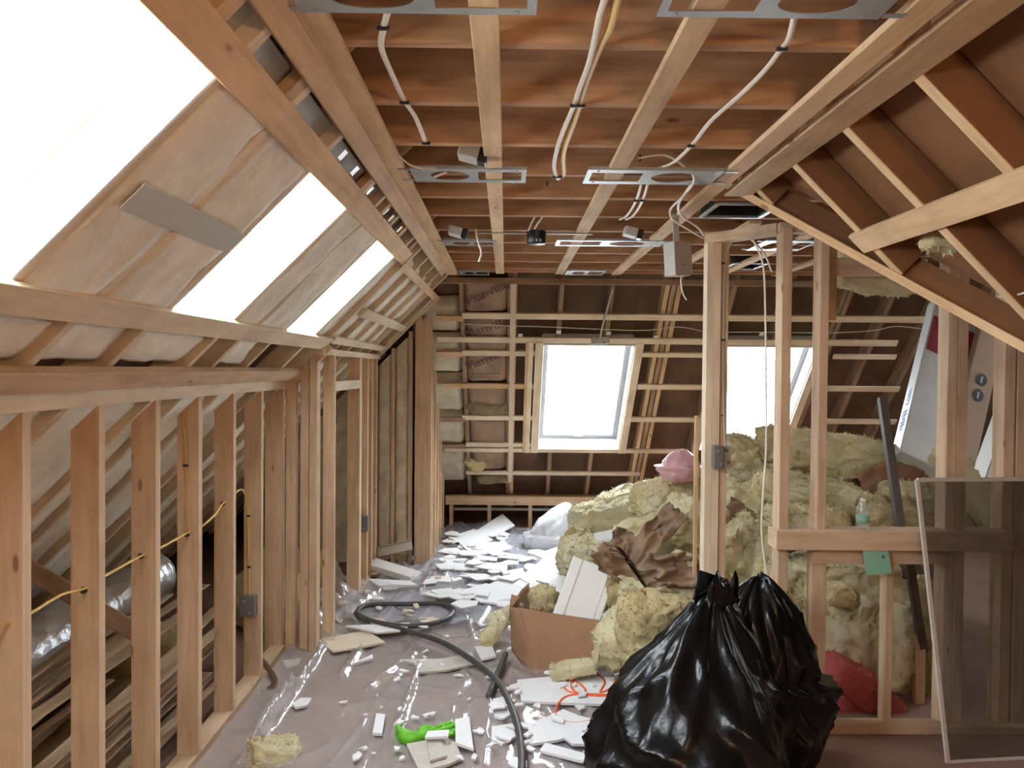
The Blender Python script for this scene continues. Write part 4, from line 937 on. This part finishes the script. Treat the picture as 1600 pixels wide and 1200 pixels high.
# ---- small things on the half wall
zcap = zh + .044
p = at(1348, 826, yp - .02); t = empty('water_bottle', (p.x, p.y, zcap))
lathe('bottle_body', [(0.026, 0), (0.03, .004), (0.03, .04), (0.028, .055), (0.03, .07), (0.03, .088), (0.013, .118), (0.012, .128)], 'bottle_plastic', Matrix.Translation((p.x, p.y, zcap + .001)), t, 24)
lathe('bottle_label', [(0.0307, .03), (0.0307, .062)], 'green_card', Matrix.Translation((p.x, p.y, zcap + .001)), t, 24)
lathe('bottle_cap', [(0.0135, .125), (0.0135, .138)], 'white_paint', Matrix.Translation((p.x, p.y, zcap + .001)), t, 16)
tag(t, 'clear plastic water bottle standing on the half wall', 'bottle')
t = empty('green_card', at(1372, 895, 3.58)); y_ = yp - .075
q = [at(1348, 860, y_), at(1388, 861, y_), at(1394, 896, y_ - .01), at(1354, 899, y_ - .01)]
prism('card', q, (0, .003, 0), 'green_card', t); beam('clip', at(1379, 868, y_ - .004), at(1381, 872, y_ - .004), 0.008, .004, 'black_print', t, (0, 1, 0))
tag(t, 'pale green card hanging from the half wall rail', 'card')

# ---- cardboard box, casing board
t = empty('cardboard_box', fl(838, 1058)); dA = 4.3
P = {k: at(*v) for k, v in {'tl': (797, 946, 4.62), 'tm': (812, 950, 4.50), 'tr': (985, 975, 4.38), 'br': (925, 1030, 4.33), 'bm': (838, 1058, 4.29), 'bl': (800, 1015, 4.58)}.items()}
def panel(nm, a, b_, c, d, bow):
    n_ = ((b_ - a).cross(d - a)).normalized()
    def fn(u, v):
        p = (a * (1 - u) + b_ * u) * (1 - v) + (d * (1 - u) + c * u) * v
        return p + n_ * (math.sin(math.pi * u) * bow + noise.noise(Vector((u * 3, v * 3, bow * 50))) * .006)
    sheet(nm, fn, 14, 10, 'cardboard', t, 0.004)
panel('side', P['tm'], P['tr'], P['br'], P['bm'], .015)
panel('side', P['tl'], P['tm'], P['bm'], P['bl'], -.01)
off = Vector((0.12, .42, .02)); panel('side', P['tl'], P['tl'] + off, P['bl'] + off, P['bl'], .01)
panel('side', P['tr'], P['tr'] + off * .6, P['br'] + off * .6, P['br'], .01)
panel('flap', P['tl'], P['tl'] + Vector((.01, .02, .06)), P['tl'] + Vector((.06, .0, .05)), P['tm'] * .3 + P['tl'] * .7, .0)
tag(t, 'torn brown cardboard box open beside the insulation heap', 'box')
t = empty('door_casing', at(895, 965, 4.45)); b0, b1 = at(894, 985, 4.49), at(930, 882, 4.60); M, L = frame(b0, b1, (0, -1, .55))
link('board', boxmesh(L, .27, .016, 'white_paint', .002), None, t, M)
for yy, w_, tt in ((-.115, .03, .012), (-.085, .012, .006), (.10, .05, .006)): link('moulding', boxmesh(L, w_, tt, 'white_paint', .003), None, t, M @ Matrix.Translation((0, yy, .008 + tt / 2)))
tag(t, 'wide white moulded casing board leaning out of the cardboard box', 'board')
t = empty('door_casing', at(965, 838, 5.0)); M, L = frame(at(930, 842, 4.95), at(990, 830, 4.95), (0, -.5, 1)); link('board', boxmesh(L, .10, .014, 'white_paint', .002), None, t, M)
link('moulding', boxmesh(L, .025, .008, 'white_paint', .003), None, t, M @ Matrix.Translation((0, -.03, .011))); tag(t, 'short white moulding lying on the heap below the narrow strip', 'board')
# white boxed moulding by the far post
t = empty('white_trim_piece', fl(612, 895)); M, L = frame(at(578, 880, 6.35), at(650, 902, 6.15), (0, -.3, 1)); link('board', boxmesh(L, .16, .02, 'white_paint', .003), None, t, M)
link('lip', boxmesh(L, .02, .05, 'white_paint', .003), None, t, M @ Matrix.Translation((0, -.07, .02))); tag(t, 'white trim board lying in the doorway before the foam-filled bays', 'board')
t = empty('steel_channel', at(615, 858, 6.5)); M, L = frame(at(590, 864, 6.5), at(644, 852, 6.5), (0, -1, .4))
for yy, w_, zz, tt in ((0, .08, 0, .004), (-.04, .004, .02, .04), (.04, .004, .02, .04)): link('web' if yy == 0 else 'lip', boxmesh(L, w_, tt, 'pipe_steel', .001), None, t, M @ Matrix.Translation((0, yy, zz)))
tag(t, 'dull metal channel lying against the foam-filled bays', 'metal channel')

# ---- plastic sheeting on the floor ------------------------------------------------
def psheet():
    X0, X1, Y0, Y1 = -1.24, 1.15, 2.2, 8.2
    folds = [((fl(405, 1165), fl(505, 1020)), .03, .035), ((fl(350, 1230), fl(460, 1080)), .028, .04), ((fl(500, 1220), fl(650, 1020)), .012, .02), ((fl(612, 1145), fl(660, 1040)), .016, .015), ((fl(560, 950), fl(640, 900)), .05, .06), ((fl(655, 930), fl(700, 880)), .04, .05), ((fl(755, 1200), fl(770, 1060)), .012, .02), ((fl(740, 1000), fl(700, 900)), .03, .03), ((fl(530, 1060), fl(560, 1010)), .02, .02), ((fl(520, 930), fl(560, 990)), .05, .07), ((fl(720, 1090), fl(610, 1060)), .008, .02), ((fl(800, 900), fl(700, 870)), .03, .04), ((fl(560, 1210), fl(600, 1100)), .012, .03), ((fl(690, 1200), fl(705, 1110)), .012, .03), ((fl(616, 1150), fl(640, 1095)), .028, .022), ((fl(640, 1095), fl(652, 1045)), .028, .022), ((fl(400, 1170), fl(455, 1085)), .035, .026), ((fl(455, 1085), fl(508, 1015)), .035, .026), ((fl(575, 1080), fl(625, 1040)), .025, .03), ((fl(535, 1062), fl(565, 1015)), .03, .03), ((fl(380, 1200), fl(430, 1120)), .03, .03)]
    def fn(u, v):
        x = X0 + (X1 - X0) * u; y = Y0 + (Y1 - Y0) * v
        z = .006 + max(0, noise.noise(Vector((x * 3, y * 1.6, 1)))) * .012
        rd = 1 - abs(noise.noise(Vector((x * 4.2 + y * .9, y * 2.3, 5)))) * 2
        z += max(0, rd - .62) * .035
        rd2 = 1 - abs(noise.noise(Vector((x * 9 - y * 3, y * 4, 9)))) * 2
        z += max(0, rd2 - .82) * .02
        for (a, b_), hh, ww in folds:
            p = Vector((x, y)); A_ = a.xy; d = b_.xy - A_; tt = max(0, min(1, (p - A_).dot(d) / d.length_squared)); ds = (p - A_ - d * tt).length
            wob = 1 + .4 * noise.noise(Vector((x * 14, y * 14, 2)))
            z += hh * math.exp(-(ds / (ww * .55)) ** 2) * wob
        if x < -1.1 and y < 4.6: z += max(0, (-1.1 - x)) * .28
        if x < -.98 and 4.7 < y < 5.8: z += (-.98 - x) * .6 * (1 + noise.noise(Vector((x * 9, y * 9, 3))))
        if y > 5.8: x = max(x, -.60 + .0 * y)
        elif y > 4.6: x = max(x, -1.24 if y < 5.8 else x)
        return (x, y, z)
    o_ = sheet('plastic_sheet', fn, 200, 380, 'clear_plastic', None, 0)
    tag(o_, 'clear wrinkled plastic sheet covering the floor', 'plastic sheet')
psheet()
def bunched():
    pts = [fl(515, 965), fl(700, 985), fl(850, 940), fl(905, 858), fl(800, 815), fl(702, 818)]
    a, b_, c, d = fl(505, 972), fl(790, 985), fl(880, 835), fl(704, 818)
    def fn(u, v):
        p = (a * (1 - u) + b_ * u) * (1 - v) + (d * (1 - u) + c * u) * v
        e = 1 + .12 * noise.noise(Vector((u * 4, v * 4, 3))); x, y = p.x * e, p.y + .15 * noise.noise(Vector((u * 5, v * 5, 8)))
        z = .024 + max(0, noise.noise(Vector((x * 2.4, y * 0.8, 21)))) * .012
        for k, (fx, fy, am) in enumerate([(4.2, 1.4, .018), (6.5, -2.2, .012), (3.1, 3.2, .014)]):
            rd = 1 - abs(noise.noise(Vector((x * fx + y * fy * .5, y * .45, 31 + k)))) * 2; z += max(0, rd - .70) * am * 3.2
        return (x, y, z)
    tag(sheet('plastic_sheet', fn, 110, 150, 'bunched_plastic_skylit', None, 0), 'bunched-up plastic sheet, tinted blue as sky light, on the far floor, under the broken drywall', 'plastic sheet')
bunched()

# ---- hose, rod, cords
def fp(L, z): return [fl(x, y, z) for x, y in L]
tag(tube('grey_hose', fp([(812, 1230), (815, 1180), (806, 1125), (780, 1068), (740, 1032), (690, 1003), (637, 986), (590, 975), (560, 962), (566, 948), (600, 944), (640, 944), (680, 943), (706, 950), (702, 964), (668, 976), (625, 978), (580, 970), (556, 958)], .05), .0165, 'hose_grey', None, 10, 10), 'dark grey hose looped on the plastic and running to the bottom edge', 'hose')
tag(tube('grey_hose', fp([(592, 945), (630, 943), (670, 942), (715, 942), (752, 939), (770, 934)], .03), .012, 'hose_grey', None, 8, 8), 'straight dark hose end lying beyond the loop', 'hose')
a = fl(764, 1088, .03); tag(tube('iron_rod', [a, a.lerp(at(790, 1022, 4.45), .5), at(790, 1022, 4.45)], .017, 'hose_grey', None, 10, 3), 'short dark iron rod crossing the grey hose', 'rod')
tag(tube('orange_cord', fp([(975, 1112), (940, 1122), (900, 1130), (878, 1125), (868, 1112), (882, 1090), (915, 1085), (960, 1086), (985, 1083), (940, 1088), (895, 1083), (880, 1072), (890, 1062), (905, 1068), (915, 1080), (900, 1082), (893, 1070), (905, 1055), (930, 1052), (945, 1065), (938, 1082), (955, 1075), (965, 1060), (985, 1055)], .035), .006, 'orange_cord', None, 8, 8), 'orange extension cord coiled on the rubble beside the black bag', 'cord')
# green glove
t = empty('work_glove', fl(665, 1147)); V, F = [], []
def addtube(L, r, z, fl_=.6):
    vv, ff = tubegeo(smoothpts(fp(L, z), 5), r, 10); k = len(V); V.extend(vv); F.extend([tuple(i + k for i in f) for f in ff])
addtube([(622, 1142), (632, 1146), (645, 1151)], [.02] * 11, .03); addtube([(628, 1150), (640, 1154), (655, 1152), (668, 1146)], [.028] * 16, .028)
for L in ([(664, 1147), (682, 1143), (698, 1138), (712, 1132)], [(664, 1145), (680, 1139), (695, 1133), (706, 1130)], [(662, 1150), (682, 1148), (700, 1145), (713, 1141)], [(655, 1141), (668, 1136), (676, 1139)], [(660, 1152), (678, 1152), (694, 1150), (708, 1147)]): addtube(L, .0115, .03)
fixn(mesh_obj('glove_body', V, F, 'green_glove', t, True)); beam('cuff', fl(621, 1140, .03), fl(628, 1152, .03), .02, .05, 'green_glove', t)
tag(t, 'bright green work glove dropped on the plastic', 'glove')
# brown strap scrap by the knee wall
tag(tube('rubber_strap', [fl(408, 1030, .08), fl(418, 1042, .06), fl(428, 1058, .05), fl(428, 1070, .04), fl(416, 1078, .03), fl(409, 1080, .03)], .018, 'rubber_brown', None, 8, 6, .3), 'curled dark brown strap at the foot of the knee wall', 'strap')

# ---- broken drywall -------------------------------------------------------------
def piece(poly, z, th, mat, lab, name='drywall_piece', grp=None, cat='drywall', tilt=0.0):
    pts = [fl(x, y, z) for x, y in poly]
    if tilt:
        y0 = min(p.y for p in pts); pts = [p + Vector((0, 0, (p.y - y0) * tilt)) for p in pts]
    return tag(slab(name, pts, th, mat), lab, cat, grp)
big = [
 ([(495, 1000), (520, 1017), (560, 1011), (602, 1003), (572, 984)], .035, .012, 'cream_board', 'flat cream board at the foot of the access opening', .0),
 ([(540, 978), (600, 976), (640, 974), (635, 984), (590, 988)], .05, .012, 'drywall', 'narrow white strip behind the cream board', .03),
 ([(622, 1030), (648, 1036), (656, 1050), (700, 1046), (746, 1035), (737, 1020), (690, 1029)], .03, .012, 'drywall_grey', 'long grey drywall slab under the running hose', .0),
 ([(635, 1162), (655, 1204), (700, 1194), (722, 1184), (712, 1160), (700, 1153), (668, 1156)], .03, .012, 'drywall_grey', 'grey drywall piece in front of the green glove', .0),
 ([(666, 1152), (688, 1150), (698, 1180), (672, 1188)], .045, .010, 'drywall_grey', 'small grey sliver lying on the grey drywall piece', .0),
 ([(711, 1124), (733, 1119), (740, 1170), (712, 1160)], .045, .012, 'drywall', 'white upright-looking drywall piece beside the green glove', .0),
 ([(668, 1142), (702, 1140), (700, 1150), (664, 1152)], .07, .010, 'drywall', 'white strip lying on the green glove', .0),
 ([(582, 1145), (588, 1114), (602, 1116), (597, 1146)], .03, .012, 'drywall', 'narrow white drywall piece on the bare plastic', .0),
 ([(456, 1099), (470, 1090), (487, 1090), (480, 1101), (462, 1105)], .03, .012, 'drywall', 'oval white chip nearest the knee wall', .0),
 ([(550, 1037), (582, 1022), (583, 1028), (556, 1035)], .03, .012, 'drywall', 'thin white sliver on the bare plastic near the cream board', .0),
 ([(808, 1062), (870, 1056), (960, 1058), (955, 1100), (880, 1098), (815, 1095)], .035, .012, 'drywall', 'large white drywall sheet under the orange cord', .0),
 ([(825, 1134), (850, 1122), (880, 1108), (905, 1118), (930, 1124), (910, 1146), (870, 1156), (828, 1162)], .04, .012, 'drywall', 'broad white drywall piece below the orange cord', .0),
 ([(843, 1172), (852, 1160), (925, 1180), (922, 1192)], .035, .012, 'drywall', 'white strip of drywall at the edge of the black bag', .0),
 ([(880, 1150), (925, 1142), (928, 1162), (895, 1162)], .045, .012, 'drywall', 'white chip half under the black bag', .0),
 ([(770, 1092), (800, 1085), (800, 1115), (785, 1122), (772, 1118)], .03, .012, 'drywall', 'angular white piece beside the running hose', .0),
 ([(768, 1135), (800, 1130), (806, 1150), (785, 1162), (768, 1155)], .03, .012, 'drywall', 'L-shaped white piece at the bend of the hose', .0),
 ([(742, 1010), (768, 1006), (775, 1025), (752, 1030)], .03, .012, 'drywall', 'white piece just left of the iron rod', .0),
 ([(720, 925), (760, 915), (800, 930), (790, 945), (750, 940)], .05, .012, 'drywall', 'white sheet near the straight hose end', .04),
 ([(735, 836), (785, 814), (804, 826), (770, 838)], .06, .012, 'drywall', 'large white sheet far back before the low end wall', .10),
 ([(700, 842), (740, 832), (770, 845), (735, 856)], .05, .012, 'drywall', 'white sheet beside the far large sheet', .05),
 ([(718, 850), (790, 848), (800, 858), (740, 868)], .05, .012, 'drywall', 'long white slab across the far floor', .02),
 ([(810, 905), (850, 880), (895, 880), (880, 905), (840, 918)], .06, .012, 'drywall', 'white sheet fanned out before the heap', .06),
 ([(835, 870), (880, 858), (905, 868), (870, 880)], .08, .012, 'drywall', 'white sheet tucked under the translucent bag', .08),
 ([(790, 893), (835, 885), (850, 893), (810, 905)], .05, .012, 'drywall', 'flat white piece in the middle of the far floor', .02),
 ([(752, 920), (800, 900), (850, 912), (830, 935), (790, 938)], .05, .012, 'drywall', 'broad white piece behind the cardboard box corner', .03),
 ([(845, 925), (880, 905), (890, 920), (868, 940)], .10, .012, 'drywall', 'white piece propped beside the casing board', .10),
 ([(850, 1050), (930, 1028), (940, 1036), (880, 1056)], .06, .012, 'drywall', 'white strip at the foot of the cardboard box', .05),
 ([(575, 905), (640, 908), (655, 915), (600, 920)], .05, .012, 'drywall', 'white piece lying before the white trim board', .02),
 ([(440, 1032 - 0), (470, 1028), (466, 1038), (448, 1042)], .02, .012, 'drywall_grey', 'grey chip at the base of the first return', .0),
]
for poly, z, th, mat, lab, tl in big: piece(poly, z, th, mat, lab, tilt=tl)
def chip(px, py, s, z, lab, grp, mat='drywall'):
    c = fl(px, py, z); n = RND.randint(4, 7); a0 = RND.random() * 6.28; el = RND.uniform(.35, .9); ph = RND.random() * 3.14; pts = []
    for k in range(n):
        a = a0 + 2 * math.pi * k / n + RND.uniform(-.25, .25); r = s * RND.uniform(.6, 1.15)
        x, y = r * math.cos(a), r * el * math.sin(a); pts.append(c + Vector((x * math.cos(ph) - y * math.sin(ph), x * math.sin(ph) + y * math.cos(ph), RND.uniform(0, .012))))
    tag(slab('drywall_chip', pts, .008, mat), lab, 'drywall', grp)
for _ in range(120):
    px = RND.uniform(690, 900); py = RND.uniform(830, 945)
    if fl(px, py).x > -.55 and not (px > 800 and py < 862): chip(px, py, RND.uniform(.04, .17), RND.uniform(.035, .08), 'broken white drywall chip on the far bluish part of the plastic', 'drywall chips on the far floor')
for _ in range(46):
    px = RND.uniform(520, 800); py = RND.uniform(945, 1195)
    if py > 1330 - .5 * px: chip(px, py, RND.uniform(.012, .04), .028, 'small white crumb of drywall on the near plastic', 'drywall crumbs on the near floor')
for _ in range(34):
    px = RND.uniform(765, 930); py = RND.uniform(1060, 1198); chip(px, py, RND.uniform(.02, .06), RND.uniform(.03, .05), 'white drywall chip between the hose and the black bag', 'drywall chips beside the black bag')
for _ in range(20):
    px = RND.uniform(520, 690); py = RND.uniform(890, 990); chip(px, py, RND.uniform(.03, .08), .05, 'pale drywall chip around the looped hose', 'drywall chips by the hose loop', RND.choice(['drywall', 'drywall_grey', 'cream_board']))

# ---- behind the knee wall: duct, lath, boards
tag(tube('foil_duct', [(-2.35, 1.6, .42), (-2.2, 2.2, .36), (-2.08, 2.9, .40), (-2.02, 3.6, .45), (-1.95, 4.4, .5)], [.13 + .008 * math.sin(i * 1.7) for i in range(65)], 'foil', None, 16, 16), 'silver foil duct lying behind the knee wall studs', 'duct')
for i in range(44):
    x = -1.48 - RND.random() * .62; z = .03 + (i % 9) * .045 + max(0, (-x - 1.6)) * .2; y0 = 1.2 + RND.random() * 1.2; dx = RND.uniform(-.18, .18)
    tag(beam('wood_lath', (x, y0, z), (x + dx, y0 + RND.uniform(1.6, 2.6), z + RND.uniform(-.01, .05)), RND.uniform(.03, .07), .009, 'lath_wood', None), 'old wooden lath strip piled behind the knee wall', 'wood strip', 'lath strips behind the knee wall')
for i, (x, y0, y1, w_, z, lab) in enumerate([(-1.62, 1.2, 3.6, .22, .03, 'wide pale board on the floor behind the knee wall'), (-1.9, 1.5, 4.2, .20, .12, 'wide board under the foil duct')]):
    tag(beam('plank', (x, y0, z), (x + .05, y1, z), w_, .02, 'lath_wood', None), lab, 'board')
br = beam('brace', (-1.95, 3.05, .95), (-1.5, 3.35, .5), .02, .07, 'old_wood', None); tag(br, 'diagonal board behind the fourth knee wall stud', 'board')
for i, (x, y, z, L) in enumerate([(-1.9, 4.1, .15, .4), (-1.5, 5.1, .15, .4), (-1.5, 5.6, .2, .4)]):
    o_ = lump('insulation_batt', L, .4, .32, (x, y, z), (0, .2, i), 'fiberglass_olive', 400 + i, .2, 0, 9, .5, None, .05); tag(o_, 'grey loose insulation stuffed behind the left framing', 'insulation', 'insulation behind the left framing')
# bulb that gives the warm light, hanging behind the photographer
t = empty('hanging_bulb', (0.75, -0.35, 2.15))
beam('cord', (0.75, -.35, 2.15), (0.75, -.35, CZ + .05), .008, .008, 'black_plastic', t, (0, 1, 0))
lathe('socket', [(.02, 0), (.02, .06)], 'black_plastic', Matrix.Translation((.75, -.35, 2.10)), t, 16)
tag(t, 'bare bulb holder hanging behind the viewpoint', 'lamp')
